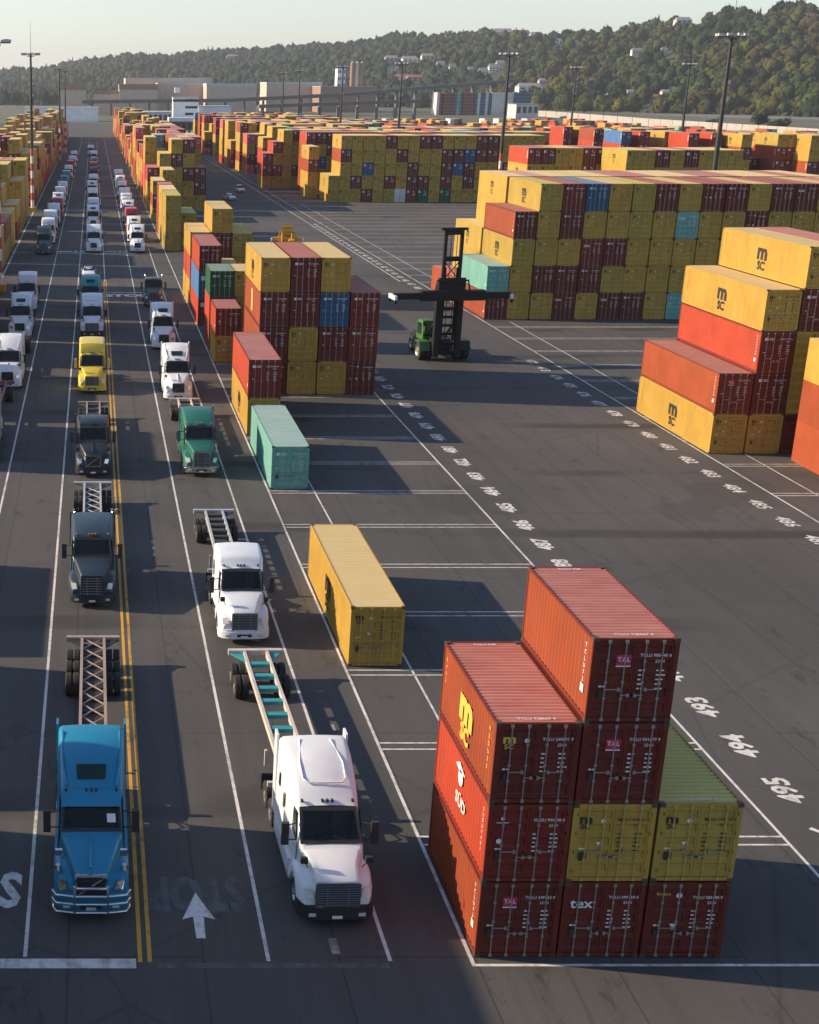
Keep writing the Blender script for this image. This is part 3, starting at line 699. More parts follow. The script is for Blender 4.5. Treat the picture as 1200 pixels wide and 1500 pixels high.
def simple_geo(L, H):
    """vertices, faces and slot per face: 0 paint 1 roof 2 bars and gasket 3 logo"""
    m = MB(); W = CW; m.cur = 5
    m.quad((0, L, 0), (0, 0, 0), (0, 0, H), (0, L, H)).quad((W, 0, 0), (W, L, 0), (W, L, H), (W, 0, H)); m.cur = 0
    m.quad((W, L, 0), (0, L, 0), (0, L, H), (W, L, H))
    m.quad((0, .0, 0), (W, 0, 0), (W, 0, .16), (0, 0, .16)).quad((0, 0, H-.12), (W, 0, H-.12), (W, 0, H), (0, 0, H))
    for a, b in ((0, .12), (W-.12, W)): m.quad((a, 0, .16), (b, 0, .16), (b, 0, H-.12), (a, 0, H-.12))
    n = 4; p = (H-.28)/n                                 # recessed ribbed door leaves
    for x0, x1 in ((.12, W/2-.03), (W/2+.03, W-.12)):
        for i in range(n):
            z = .16+i*p; m.quad((x0, 0, z), (x1, 0, z), (x1, .07, z+p*.3), (x0, .07, z+p*.3)).quad((x0, .07, z+p*.3), (x1, .07, z+p*.3), (x1, 0, z+p), (x0, 0, z+p))
    m.cur = 2; m.quad((W/2-.03, .02, .16), (W/2+.03, .02, .16), (W/2+.03, .02, H-.12), (W/2-.03, .02, H-.12))
    m.cur = 1; m.quad((0, 0, H), (W, 0, H), (W, L, H), (0, L, H))
    m.cur = 3; m.quad((.28, -.01, H-.86), (.66, -.01, H-.86), (.66, -.01, H-.40), (.28, -.01, H-.40))
    for (xa, za) in ((1.45, .5), (1.7, .72), (1.42, 1.1), (1.8, 1.1), (1.42, 1.3), (1.8, 1.3)): m.quad((xa, -.01, H-za-.09), (xa+.28, -.01, H-za-.09), (xa+.28, -.01, H-za), (xa, -.01, H-za))
    m.cur = 4
    for bx in (.45, .92, 1.52, 1.99): m.quad((bx-.02, -.015, .1), (bx+.02, -.015, .1), (bx+.02, -.015, H-.08), (bx-.02, -.015, H-.08))
    m.cur = 3 
    if L > 7: m.quad((-.01, L*.5+.45, .55), (-.01, L*.5-.45, .55), (-.01, L*.5-.45, H-.55), (-.01, L*.5+.45, H-.55)) if False else None
    return m
def simple_mesh(L, H, code):
    m = simple_geo(L, H)
    if code in 'YD' and L > 7: m.cur = 3; m.text('m', 1.6, (-.012, L*.5, H*.60), (0, -1.1, 0), (0, 0, .95), .03).text('SC', .8, (-.012, L*.5, H*.26), (0, -1, 0), (0, 0, 1), .02)
    elif code not in 'YD':
        m.cur = 3; pass
        for i in range(7): m.quad((-.012, .75, H-.62-.2*i), (-.012, .45, H-.62-.2*i), (-.012, .45, H-.5-.2*i), (-.012, .75, H-.5-.2*i))
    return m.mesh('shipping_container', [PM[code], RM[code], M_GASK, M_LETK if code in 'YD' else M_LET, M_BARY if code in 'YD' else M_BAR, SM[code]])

CON = []                                                 # every container: x, y, z, L, H, code, label, options
TW = {1: ('single',), 2: ('bottom', 'top'), 3: ('bottom', 'middle', 'top'), 4: ('bottom', 'second tier', 'third tier', 'top'), 5: ('bottom', 'second tier', 'third tier', 'fourth tier', 'top'), 6: ('bottom', 'second tier', 'third tier', 'fourth tier', 'fifth tier', 'top')}
ORD = 'first second third fourth fifth sixth seventh eighth ninth tenth eleventh twelfth thirteenth fourteenth fifteenth sixteenth seventeenth eighteenth nineteenth twentieth'.split() + ['later']*30
def blk(desc, X, Y, cols, L=12.192, H=2.896, pitch=2.503, opts=None, jit=.03, lod=None, colname=None):
    for c, s in enumerate(cols):
        if not s: continue
        z = 0.0; s = ''.join('D' if ch == 'Y' and lod != 0 and rnd.random() < .2 else ch for ch in s)
        for k, ch in enumerate(s):
            jx, jy = rnd.uniform(-jit, jit), rnd.uniform(-jit, jit)
            o = dict((opts or {}).get((c, k), {})); tw = TW[len(s)][k] if len(s) < 7 else 'tier %d' % (k+1)
            nm = [PAL[ch][0], 'container,', tw]
            if len([q for q in cols if q]) > 1: nm += ['of', ORD[c], 'column,'] if not colname else ['of', colname[c], 'column,']
            else: nm[-1] += ' one,'
            lab = ' '.join(nm) + ' ' + desc
            CON.append(dict(x=X+c*pitch+jx, y=Y+jy, z=z, L=L, H=H, code=ch, label=lab, lod=lod, o=o, c=c, k=k, X=X+c*pitch)); z += H + .012
L2 = 6.058; H2 = 2.591
# bay on the left of the wide road
blk('small stack nearest the camera', 0, 0, ['MRM', 'MYMM', 'MD'], L2, H2, opts={
    (0, 0): dict(logo='tal', side='white'), (0, 1): dict(logo='maeu', side='emblem'), (0, 2): dict(logo='msc', side='gold', rtext=True),
    (1, 0): dict(logo='tex'), (1, 1): dict(logo='msc'), (1, 2): dict(logo='tal'), (1, 3): dict(logo='tal', side='white', rtext=True), (2, 0): dict(logo='flo'), (2, 1): dict(logo='msc', rtext=True)}, lod=0, colname=['left', 'middle', 'right'], jit=.02)

blk('standing alone beside the truck lane', 0.03, 21.7, ['Y'], opts={(0, 0): dict(side='msc')}, lod=0)
blk('standing alone in front of the tall row', 0.03, 50.3, ['C'], opts={(0, 0): dict(logo='x')}, lod=0)
blk('two-high stack behind the turquoise container', .05, 64.7, ['YR'], opts={(0, 0): dict(side='msc'), (0, 1): dict(logo='x', side='white')}, lod=1)
blk('four-high block left of the black handler', 2.45, 79.0, ['MMMY', 'YYMM', 'YMBY', 'MOR'], pitch=2.53, opts={(0, 3): dict(side='msc'), (0, 2): dict(logo='x', side='slit'), (1, 3): dict(logo='x'), (1, 2): dict(logo='x'), (2, 2): dict(logo='x'), (2, 1): dict(logo='x'), (3, 2): dict(logo='x'), (3, 1): dict(logo='x')}, lod=1)
blk('short two-high stack beside the white truck', .02, 93.2, ['YR'], L2, H2, opts={(0, 0): dict(side='slit')}, lod=1)
blk('three-high pair with a green box on top', .0, 100.3, ['MRG', 'YYY'], L2, H2, lod=1)
blk('three-high stack with a blue side in its middle', .0, 114.6, ['RBR'], lod=1, opts={(0, 1): dict(logo='x'), (0, 2): dict(logo='x')})
blk('low pair behind the blue sided stack', 2.5, 121.5, ['YY'], L2, lod=2)
blk('three-high stack behind the blue sided stack', .0, 128.9, ['YRY'], lod=1, opts={(0, 2): dict(side='slit')})
blk('block behind the blue sided stack', 2.5, 128.9, ['YYMY', 'YYY'], H=2.85, lod=1, opts={(0, 3): dict(side='slit')})
blk('lone three-high yellow stack by the lane edge', .0, 186.2, ['YYY'], lod=1, opts={(0, 2): dict(side='x')})
blk('stack right behind the lone yellow one', .0, 199.2, ['YYY'], lod=2)
blk('low pair right of the lone yellow stack', 2.55, 188.0, ['YY'], lod=2)
blk('red stack two behind the lone yellow one', .0, 213.0, ['ORM'], L2, lod=2)
blk('stack two rows behind the lone yellow one', .0, 236.3, ['YMY'], H=H2, lod=2)
blk('all yellow stack in the stepped rows', 2.53, 250.7, ['YYY'], H=3.0, lod=2)
blk('stepped row ending five containers high', .0, 265.0, ['YYR', 'YYMY', 'YYYMY', 'YYMYM', 'YMM'], pitch=2.53, lod=2)
yk = 279.3; row = 0
seq = ['R', 'Y', 'O', 'Y', 'M', 'Y', 'R', 'O', 'P', 'Y']
while yk < 800:
    n0 = rnd.choice([3, 4, 4, 5]); cols = []
    for c in range(5):
        n = max(2, min(5, n0 + rnd.choice([-1, 0, 0, 1])))
        cols.append(''.join(rnd.choice('YYYMMRYOPY') for _ in range(n)))
    if row == 1: cols[1] = 'YYMYC'; cols[0] = 'RPYR'; cols[2] = 'YYMYM'
    blk(ORD[row] + ' row back along the truck lanes', rnd.uniform(-.1, .1), yk, cols, pitch=2.53)
    yk += 14.324; row += 1
# bay on the right of the wide road
XR = 32.62
blk('cropped stack at the right edge of the frame', 37.7, 45.4, ['OMY', 'YMY'], opts={(0, 0): dict(side='vtext'), (0, 1): dict(side='white'), (0, 2): dict(side='x')}, lod=0)
blk('staircase stack at the right, nearer the camera', XR, 59.3, ['YO', 'YMRY', 'MYYMY', 'MYYMM'], pitch=2.54, H=2.93, L=13.716, opts={(0, 0): dict(side='msc'), (0, 1): dict(side='white', logo='tal'), (1, 1): dict(logo='x'), (1, 2): dict(side='white', logo='x'), (1, 3): dict(side='msc'), (2, 4): dict(side='msc'), (2, 3): dict(logo='x')}, lod=0)
BIG = ['MC', 'YYYM', 'YMYYY', 'MMYMR', 'YMRYB', 'MYMYY', 'MYYDY', 'YYYYM', 'CYYCY', 'YYYYM', 'MYYYM', 'YYYMY', 'YMYYM', 'YYMYM', 'MYYYY', 'YYYYM', 'YMYYY', 'YYYYY']
blk('front of the long five-high block', XR+.05, 118.6, BIG, pitch=2.56, H=2.99, opts={(0, 0): dict(side='white', logo='x'), (0, 1): dict(logo='x'), (1, 2): dict(side='msc'), (1, 3): dict(side='white', logo='x'), (2, 4): dict(side='msc'), (4, 4): dict(logo='x')}, lod=1)
BIG2 = ['M', 'YYY', 'YYYYY', 'YYYYP', 'YYYYY', 'YMYYY', 'YYYYY', 'YYYYO', 'MYYYM', 'YYYYY', 'YYYYY', 'YYYYO', 'YMYYM', 'YYMYY', 'MYYYY', 'YYYYM', 'YMYYY']
blk('rear of the long five-high block', XR+.05, 131.6, BIG2, pitch=2.56, H=2.99, opts={(1, 2): dict(side='msc'), (2, 4): dict(side='msc')}, lod=2)
p = at(795, 217, 222)
blk('red ended row behind the long block', p.x-2.5, 222, ['YYYYR', 'YYMYM', 'YYYYY', 'YYMYY', 'MYYMM', 'YYYYM'], pitch=2.53, lod=2)
p = at(920, 217, 209)
blk('tall row behind the mast', p.x, 209, ['YYYYY', 'YYYYY', 'YMYYM', 'YYYYY', 'MYYYM', 'YYYYY', 'YYYYY', 'YMYYY'], pitch=2.53, H=2.93, lod=2)
blk('lone stack just behind the long block', at(880, 244, 190).x, 190, ['YYYR'], pitch=2.53, lod=2)
F1 = ['YY', 'YYYMY', 'YMYYY', 'MYBYY', 'YYYYY', 'YMYYM', 'WYYMY', 'RMMYY', 'GMYYM', 'YYYYM', 'GMMMY', 'YYBMY', 'YMMBY', 'YYYMM', 'YMYRM', 'MYMYY', 'YYYMY', 'YMYMY', 'MYYYY']
blk('far block beyond the painted bays', 42.0, 284, F1, pitch=2.56, H=2.93, lod=2)
blk('stack left of the far block', 39.3, 297, ['YYMY'], pitch=2.53, H=2.93, lod=2)
def cols_random(n, lo, hi, pal='YYYYYMMYMBYMRC'):
    return [''.join(rnd.choice(pal) for _ in range(rnd.choice([hi, hi, hi, hi-1, lo] if c > 3 else [min(hi, lo+c), min(hi, lo+c+1)]))) for c in range(n)]
blk('row behind the far block', 41.0, 313, ['MMMMR'] + [s[:4]+q for s, q in zip(cols_random(22, 5, 5), 'MMMMMMYMMYYMYCCYBYMYYY')], pitch=2.56, lod=2)
blk('stepped row left of the far block', 32.5, 330, ['YRR', 'YMYR', 'YYYYY', 'YMYYM', 'MYYYY'] + cols_random(20, 5, 5), pitch=2.55, lod=2)
for i, (Y, X, first) in enumerate(((347, 37, ['YRM', 'MYYM', 'YYYYG', 'YYYYY']), (361, 36, ['YMRY', 'RMYYY', 'YMGYY']), (389, 34.6, ['PMYP', 'RMMY', 'YYYYY']), (404, 34, ['YMYYM', 'RYYYY']), (418, 32.6, ['ORY', 'PMYYY', 'YYYY']), (433, 33, ['YYYYY', 'YYYMM']), (447, 32.5, ['RYYYP', 'YMYPM']), (476, 32.6, ['YYYMM']), (508, 31.2, ['PMY', 'MMYY', 'YYM', 'YYYRM']), (523, 32, ['YYYYR', 'YYYRM']), (551, 32.5, ['RRRRM', 'BYYYM']), (580, 32.5, ['OYYYB', 'RYYY']))):
    blk(ORD[i] + ' far row right of the road', X, Y, first + cols_random(20 - i//2, 4, 5), pitch=2.55, lod=3)
# stacks spread over the far right of the yard
p_ = [(878, 224, 'BM'), (912, 222, 'RM'), (955, 218, 'Y'), (985, 222, 'MY'), (1012, 222, 'OR')]
for k, (x0, y0, Y, s, n) in enumerate(((912, 192, 318, 'YYMRB', 1), (939, 193, 318, 'YMYMR', 1), (974, 196, 318, 'YYMYY', 2), (1010, 198, 305, 'YYMRR', 1), (1044, 200, 305, 'YMYYR', 1), (1088, 201, 297, 'YYYMY', 1), (1100, 206, 305, 'MYM', 1), (1140, 206, 297, 'YYMRY', 2), (1188, 208, 290, 'YYMYY', 2), (828, 178, 360, 'YMMRR', 1), (850, 184, 360, 'YYMRY', 1), (872, 189, 340, 'YYMRM', 1))):
    blk(ORD[k] + ' tall stack in the far right lot', at(x0, y0, Y).x, Y, [s]*n, pitch=2.53, lod=2)
for Y in range(345, 700, 15):
    X = 96 + max(0, (400-Y)*.6); xmax = min(365, (Y+35)*.56)
    while X < xmax:
        n = rnd.randint(1, 6); hgt = rnd.choice([1, 2, 2, 3, 4]) if Y < 460 else rnd.choice([1, 1, 2, 2] if X > 120 else [1, 2, 3])
        if rnd.random() < .62: blk('far lot', X, Y + rnd.uniform(-1, 1), [''.join(rnd.choice('YYYYRRMMOPBWYC') for _ in range(max(1, hgt+rnd.choice([-1, 0, 0])))) for _ in range(n)], pitch=2.55, lod=3)
        X += n*2.55 + rnd.choice([.3, 3, 8, 14])
for Y in (640, 668, 700, 760, 820, 870):
    X = 45.
    while X < min(300, Y*.45):
        if rnd.random() < .8: blk('far lot', X, Y, [''.join(rnd.choice('YYYRRPMYOW') for _ in range(rnd.choice([1, 2, 2]) if X > 110 else rnd.choice([2, 3])))], lod=3)
        X += rnd.choice([2.6, 2.6, 2.6, 5, 9])
# coloured stacks beyond the pale wall
for x0, x1, s in ((641, 650, 'WRW'), (651, 655, 'RWR'), (655, 667, 'MMM'), (667, 680, 'BCB'), (680, 697, 'OOO'), (697, 722, 'BWB'), (722, 755, 'WWW'), (755, 778, 'BBB')):
    a = at(x0, 134, 1300); b = at(x1, 134, 1300); X = a.x; i = 0
    while X < b.x - 1.5:
        blk('beyond the pale wall', X, 1300, [s[i % 3]*int(round(a.z/2.9))], lod=3); X += 2.5; i += 1
# bay on the left of the truck lanes (columns counted leftwards from the lane edge)
XL = -24.75 - CW
LB = [(-46, ['YYYY', 'YYMY']), (-32, ['YYM', 'YMYY']), (-17.5, ['YMY', 'YYYY']), (-3.2, ['YYM', 'YYYY']), (11.0, ['YM', 'YY']), (25, ['Y', 'YY']), (57, ['YM', 'YYY', 'YYY']), (71, ['YY', 'YM']), (93, ['YYMY', 'YYMYY']), (107, ['YMYY', 'YYYYY']), (121.5, ['YYMY', 'MYYY']), (136, ['YYY', 'YMYY']),
      (157.6, ['YY', 'YMY', 'YMYY']), (172, ['YM', 'MMY', 'YMY', 'YYYY']), (186.2, ['YYMY'[:2], 'YMY', 'YYYY', 'YMYY']), (204, ['MY', 'YYY', 'YYMY', 'YYMY']), (222, ['YYY', 'YYYY', 'YMYM', 'MYYY', 'YMYY']), (236.3, ['YYYY', 'YYYM', 'YYMY', 'YMYY'])]
for Y, cols in LB: pass
for j, (Y, cols) in enumerate(LB):
    n = len(cols)
    blk(ORD[j] + ' block beside the left truck lane', XL-(n-1)*2.53, Y, cols[::-1], pitch=2.53, lod=2)
yk = 265; j = 0
while yk < 700:
    n = 7; cols = [''.join(rnd.choice('YYYYMMYR') for _ in range(rnd.choice([3, 4, 4, 5]))) for _ in range(n)]; cols[-1] = cols[-1][:rnd.choice([2, 3, 4])]
    blk(ORD[j] + ' far row left of the lanes', XL-(n-1)*2.53, yk, cols, pitch=2.53); yk += 14.4; j += 1

# which 300 show largest: exposed faces inside the frame
occ = {}
for c in CON: occ[(round(c['X'], 1), round(c['y']), c['k'])] = 1
from collections import defaultdict
bycol = defaultdict(list)
for c in CON: bycol[round(c['X'])].append(c)
def score(c):
    q = proj((c['x']+1.2, c['y'], c['z']+1.4))
    if not q or not (-30 < q[0] < 1240 and -20 < q[1] < 1560): return 0
    a = 0; s = (FPX/q[2])**2
    front = not any(abs(d['X']-c['X']) < 1.3 and d['z'] > c['z']-1.5 and d['z'] < c['z']+1.5 and 0 < c['y']-d['y'] < 16 for d in bycol[round(c['X'])])
    top = not any(abs(d['y']-c['y']) < 3 and d['z'] > c['z']+1 for d in bycol[round(c['X'])])
    if front: a += 6.5
    if top: a += CW*c['L']*.25
    left = not any(abs(d['y']-c['y']) < 3 and abs(d['z']-c['z']) < 1.5 and abs(c['X']-d['X']-2.53) < .3 for d in bycol[round(c['X']-2.53)] + bycol[round(c['X']-2.53)-1] + bycol[round(c['X']-2.53)+1])
    if left and c['x'] > CAMP.x: a += c['L']*2.9*min(.7, (c['x']-CAMP.x)/(c['y']-CAMP.y))
    return a*s
for c in CON: c['s'] = score(c)
CON.sort(key=lambda c: -c['s'])
seen = set(); ind = []; rest = []
for c in CON:
    if len(ind) < 296 and c['s'] > 0 and c['label'] not in seen and 'far lot' not in c['label']: ind.append(c); seen.add(c['label'])
    else: rest.append(c)
for i, c in enumerate(ind):
    lod = c['lod'] if c['lod'] in (0, 1, 2) else 2
    o = container(c['x'], c['y'], c['z'], c['L'], c['H'], c['code'], c['label'], lod, c['o'].get('logo', 'msc' if c['code'] in 'YD' else ('x', 'tex', 'flo', 'x', 'maeu')[i % 5]), None if c['o'].get('side') == 'x' else c['o'].get('side', ('white' if c['code'] not in 'YDG' else 'msc' if c['L'] > 7 else None) if c['c'] < 2 and lod == 1 else None), c['o'].get('rtext', False), seed=i)
# everything smaller or out of sight: one mesh
geo = {}
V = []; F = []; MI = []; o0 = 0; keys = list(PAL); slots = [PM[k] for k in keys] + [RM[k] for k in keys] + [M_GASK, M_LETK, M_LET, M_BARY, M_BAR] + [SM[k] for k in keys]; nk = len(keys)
for c in rest:
    g = geo.setdefault((c['L'], c['H']), simple_geo(c['L'], c['H'])); ki = keys.index(c['code']); yel = c['code'] in 'YD'
    V.append(np.array(g.v) + [c['x'], c['y'], c['z']]); far = c['s'] == 0
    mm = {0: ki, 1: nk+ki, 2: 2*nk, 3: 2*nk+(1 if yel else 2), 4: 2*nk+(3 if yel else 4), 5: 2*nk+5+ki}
    for f, s in zip(g.f, g.m):
        if far and s in (2, 3, 4): continue
        F.append(tuple(o0+i for i in f)); MI.append(mm[s])
    o0 += len(g.v)
me = bpy.data.meshes.new('container_field'); me.from_pydata(np.concatenate(V).tolist(), [], F)
for m in slots: me.materials.append(m)
me.polygons.foreach_set('material_index', MI); me.update()
tag(link('container_field', me), 'mass of smaller stacked containers filling the far yard behind the nearer rows', 'containers', kind='stuff')
print('containers', len(CON), len(ind), len(rest))

# ------------------------------------------------------------------ trucks
def carpaint(col, rough=.32):
    def f(m, nt, b):
        n = noise(nt, objco(nt), 1.2, 5, .7); s = noise(nt, objco(nt), 5, 4, .7)
        c = mix(nt, ramp(nt, n, [(.4, (0, 0, 0)), (.75, (.35,)*3)]), col, [q*.72+.010 for q in col])
        nt.links.new(c, b.inputs['Base Color'])
        r = N(nt, 'ShaderNodeMapRange'); r.inputs[3].default_value = rough; r.inputs[4].default_value = rough+.25; nt.links.new(s, r.inputs[0]); nt.links.new(r.outputs[0], b.inputs['Roughness'])
    return f
TP = {k: mat('truck_paint_'+k, c, .35, coat=.2, build=carpaint(c)) for k, c in dict(white=(.68, .71, .74), blue=(.006, .20, .35), navy=(.016, .032, .048), black=(.013, .020, .028), yellow=(.62, .47, .04), green=(.012, .115, .085), teal=(.02, .27, .27), red=(.40, .02, .05), grey=(.07, .09, .10), silver=(.35, .36, .36), maroon=(.16, .015, .02)).items()}
M_CHROME = mat('chrome', (.62, .63, .64), .18, 1)
M_BLK = mat('black_plastic', (.022, .023, .025), .55)
M_TYRE = mat('tyre_rubber', (.018, .018, .019), .85)
M_RIM = mat('wheel_rim', (.42, .40, .38), .4, .6)
M_GLASS = mat('tinted_windscreen', (.010, .030, .030), .07, spec=.35)
def m_clear(m, nt, b):
    tr = N(nt, 'ShaderNodeBsdfTransparent'); tr.inputs[0].default_value = (.62, .74, .70, 1); gl = N(nt, 'ShaderNodeBsdfGlossy'); gl.inputs['Roughness'].default_value = .03
    fr = N(nt, 'ShaderNodeFresnel'); fr.inputs[0].default_value = 1.5; mx = N(nt, 'ShaderNodeMixShader'); out = [n for n in nt.nodes if n.type == 'OUTPUT_MATERIAL'][0]
    nt.links.new(fr.outputs[0], mx.inputs[0]); nt.links.new(tr.outputs[0], mx.inputs[1]); nt.links.new(gl.outputs[0], mx.inputs[2]); nt.links.new(mx.outputs[0], out.inputs[0])
M_CLEAR = mat('windscreen_glass', (.1, .1, .1), .05, build=m_clear); M_CURT = mat('cab_curtain', (.16, .13, .09), .9); M_SEAT = mat('seat_cloth', (.13, .12, .11), .9)
M_LAMP = mat('headlight_lens', (.55, .56, .57), .12, spec=.8)
M_AMB = mat('amber_lens', (.55, .16, .01), .3)
M_FRAME = mat('chassis_black', (.025, .024, .024), .6)
M_PAPER = mat('permit_paper', (.72, .72, .70), .8)
M_GRIL = mat('grille_dark', (.03, .034, .038), .5, .3)
M_STEELB = mat('grille_bars', (.36, .42, .48), .35, .8)

def ring(y, hb, ht, zb, zt, r, crown=.03, n=5):
    """one cross-section of a body: flat bottom, leaning sides, rounded shoulders, crowned top"""
    pts = [(0, zb), (hb*.5, zb), (hb, zb), (hb + (ht-hb)*.5, zb+(zt-zb)*.5)]
    for i in range(n+1):
        a = math.pi/2*i/n; pts.append((ht - r + r*math.cos(a), zt - r + r*math.sin(a)))
    pts += [(ht*.45, zt+crown*.7), (0, zt+crown)]
    full = pts + [(-x, z) for x, z in pts[-2:0:-1]]
    return [(x, y, z) for x, z in full]
def body(secs): return MB().loft([ring(*s) for s in secs])
def patch(m, pts, off=.012):                             # slightly proud panel
    c = [Vector(p) for p in pts]; n = (c[1]-c[0]).cross(c[2]-c[0]).normalized()*off
    q = [p+n for p in c]; m.quad(*q)
    for a, b, e, d in zip(c, c[1:]+c[:1], q, q[1:]+q[:1]): m.quad(a, b, d, e)
    return m
def panel_round(m, c0, c1, c2, c3, off=.012, r=.12):     # quad with clipped corners
    c = [Vector(v) for v in (c0, c1, c2, c3)]; out = []
    for i in range(4):
        p, a, b = c[i], c[i-1], c[(i+1) % 4]
        out += [p + (a-p)*r*.5, p + (a-p)*r*.12 + (b-p)*r*.12, p + (b-p)*r*.5]
    return patch(m, out, off)
def wheel_at(parent, x, y, r=.50, dual=False, side=1, w=.28):
    def tyre(): 
        m = MB()
        for k in range(2 if dual else 1):
            o = -side*k*.33
            m.lathe_x([(o-w/2, r*.58), (o-w/2, r*.9), (o-w/2+.04, r), (o+w/2-.04, r), (o+w/2, r*.9), (o+w/2, r*.58)], 0, 0, r, 20)
        return m.mesh('wheel', M_TYRE, 35)
    def rim():
        m = MB(); s = side
        m.lathe_x([(s*w/2, r*.6), (s*(w/2-.03), r*.55), (s*(w/2-.10), r*.48), (s*(w/2-.08), r*.22), (s*(w/2+.02), r*.2), (s*(w/2+.03), 0)] if not dual else [(s*w/2, r*.6), (s*(w/2-.12), r*.55), (s*(w/2-.16), r*.3), (s*(w/2), r*.24), (s*(w/2+.02), 0)], 0, 0, r, 16)
        return m.mesh('rim', M_RIM, 35)
    o = link('wheel', cached(('ty', r, dual, side, w), tyre), parent, (x, y, 0)); link('rim', cached(('ri', r, dual, side, w), rim), o); return o

def truck(style, col, sleeper=True, roofwin=False, visor=False, bullbar=False, chromebumper=False, bodyfair=True, ln=None, zk=1.0):
    P = TP[col]; t = link('semi_truck', None)
    fl = style in ('aero',); 
    yb = {'aero': 5.35, 'volvo': 5.7, 'flat': 5.5, 'conv': 5.6}[style] if sleeper else 3.9                       # back of cab
    top = 3.95 if sleeper else 3.05
    # cab and sleeper
    wy, wt = {'aero': (1.45, 2.30), 'volvo': (1.75, 2.55), 'flat': (1.55, 2.30), 'conv': (1.85, 2.40)}[style]
    if ln: yb = ln
    cs = [(wy-.22, 1.03, .96, .70, 2.00, .10, .02), (wy, 1.10, 1.00, .70, 2.12, .10, .02), (wt, 1.14, .98, .70, 2.98, .12, .04), (wt+.16, 1.16, 1.01, .70, 3.07, .16, .05)]
    if sleeper and style == 'flat': cs += [(wt+.3, 1.17, 1.06, .70, 3.55, .16, .05), (wt+.55, 1.18, 1.10, .70, 3.85, .2, .06), (yb-.5, 1.2, 1.13, .7, 3.98, .18, .05), (yb, 1.2, 1.13, .7, 3.96, .16, .05)]
    elif sleeper: cs += [(wt+(yb-wt)*f_, *v_) for f_, v_ in ((.13, (1.18, 1.04, .70, 3.28, .24, .07)), (.28, (1.19, 1.07, .70, 3.56, .28, .09)), (.45, (1.20, 1.09, .70, 3.79, .28, .09)), (.68, (1.21, 1.12, .70, 3.93, .24, .07)))] + [(yb-.3, 1.21, 1.14, .70, 3.98, .2, .05), (yb, 1.21, 1.14, .70, 3.96, .18, .04)]
    else: cs += [(yb-.5, 1.16, 1.03, .7, 3.14, .16, .05), (yb, 1.15, 1.02, .7, 3.10, .14, .04)]
    cs = [c if c[4] <= 3.08 else (*c[:4], 3.07+(c[4]-3.07)*zk, *c[5:]) for c in cs]
    m = MB(); rings = [ring(*c) for c in cs]; n_ = len(rings[0]); m.loft(rings)
    keep = [i for i in range(len(m.f)) if not (n_ <= i < 2*n_ and 8 <= i-n_ <= 13)]      # opening for the windscreen
    m.f = [m.f[i] for i in keep]; m.m = [m.m[i] for i in keep]; m.build('cab', P, t, 32)
    MB().quad((-1, wt+1.0, .8), (1, wt+1.0, .8), (1, wt+1.0, 2.95), (-1, wt+1.0, 2.95)).build('curtain', M_CURT, t)
    MB().prism([(wy-.05, 1.6), (wy+.42, 1.6), (wy+.42, 2.0), (wy-.02, 2.09)], 'x', -.98, .98).build('dashboard', M_BLK, t)
    MB().quad((-1, wy, 1.3), (1, wy, 1.3), (1, wt+1, 1.3), (-1, wt+1, 1.3)).build('cab_floor', M_BLK, t)
    for s in (-1, 1):
        MB().loft([ring(wt+.25, .27, .25, 1.3, 1.75, .06), ring(wt+.7, .27, .25, 1.3, 1.8, .06)]).loft([ring(wt+.62, .25, .22, 1.7, 2.65, .1), ring(wt+.78, .25, .22, 1.7, 2.65, .1)]).build('seat', M_SEAT, t, 40).location.x = s*.52
    MB().tube([(.52+.22*math.cos(a*math.pi/6), wt-.08+.06*math.sin(a*math.pi/6), 2.12+.2*math.sin(a*math.pi/6)) for a in range(13)], .02, 6, False).build('steering_wheel', M_BLK, t, 60)
    MB().quad((-.55, wy+.12, 2.075), (-.2, wy+.12, 2.075), (-.2, wy+.36, 2.03), (-.55, wy+.36, 2.03)).build('papers', M_PAPER, t)
    # bonnet
    nz = .12 if style != 'conv' else -.05
    wn_ = .56 if style == 'volvo' else .60
    wn_ = .70 if style == 'aero' else wn_
    hs = [(nz, wn_, wn_-.06, .72, 1.52, .10, .02), (nz+.12, wn_+.04, wn_, .72, 1.66, .13, .03), (wy*.5, .82, .76, .72, 1.88, .16, .04), (wy-.2, 1.0, .94, .72, 2.05, .14, .03)]
    if style == 'conv': hs = [(nz, .58, .56, .72, 1.72, .08, .03), (nz+.1, .60, .58, .72, 1.80, .10, .04), (wy*.5, .80, .76, .72, 1.95, .14, .04), (wy-.2, .98, .93, .72, 2.1, .12, .03)]
    body(hs).build('bonnet', P, t, 32)
    if bullbar or style == 'volvo':
        MB().tube([(-.02, nz+.1, 1.72), (-.02, .9, 1.965), (-.02, wy-.2, 2.1)], [.05, .05, .03], 6).build('bonnet_ridge', P, t, 60)
    # wings over the front wheels
    ax = 1.28
    for s in (-1, 1):
        m = MB(); rr = []
        for y, zt in ((.16, .98), (.3, 1.20), (.6, 1.38), (1.0, 1.47), (1.35, 1.49), (1.7, 1.46), (2.0, 1.34), (2.2, 1.16)):
            arch = .5 + math.sqrt(max(0, .66**2 - (y-ax)**2)) if abs(y-ax) < .66 else .52
            zb = min(max(arch, .52), zt-.08); xo = 1.20 - (.22*max(0, (.7-y)/.55)**1.6); xi = .55
            rr.append([(s*xi, y, zb), (s*xo, y, zb), (s*xo, y, zb*.35+zt*.65), (s*(xo-.10), y, zt-.03), (s*(xo-.25), y, zt+.02), (s*xi, y, zt+.08)])
        m.loft(rr); m.build('wing', P, t, 40)
        # headlight
        hl = MB(); panel_round(hl, *[(s*x, y, z) for x, y, z in ((.72, .10, 1.02), (.98, .17, .98), (1.04, .30, 1.26), (.80, .18, 1.32))][::s], .05, .3)
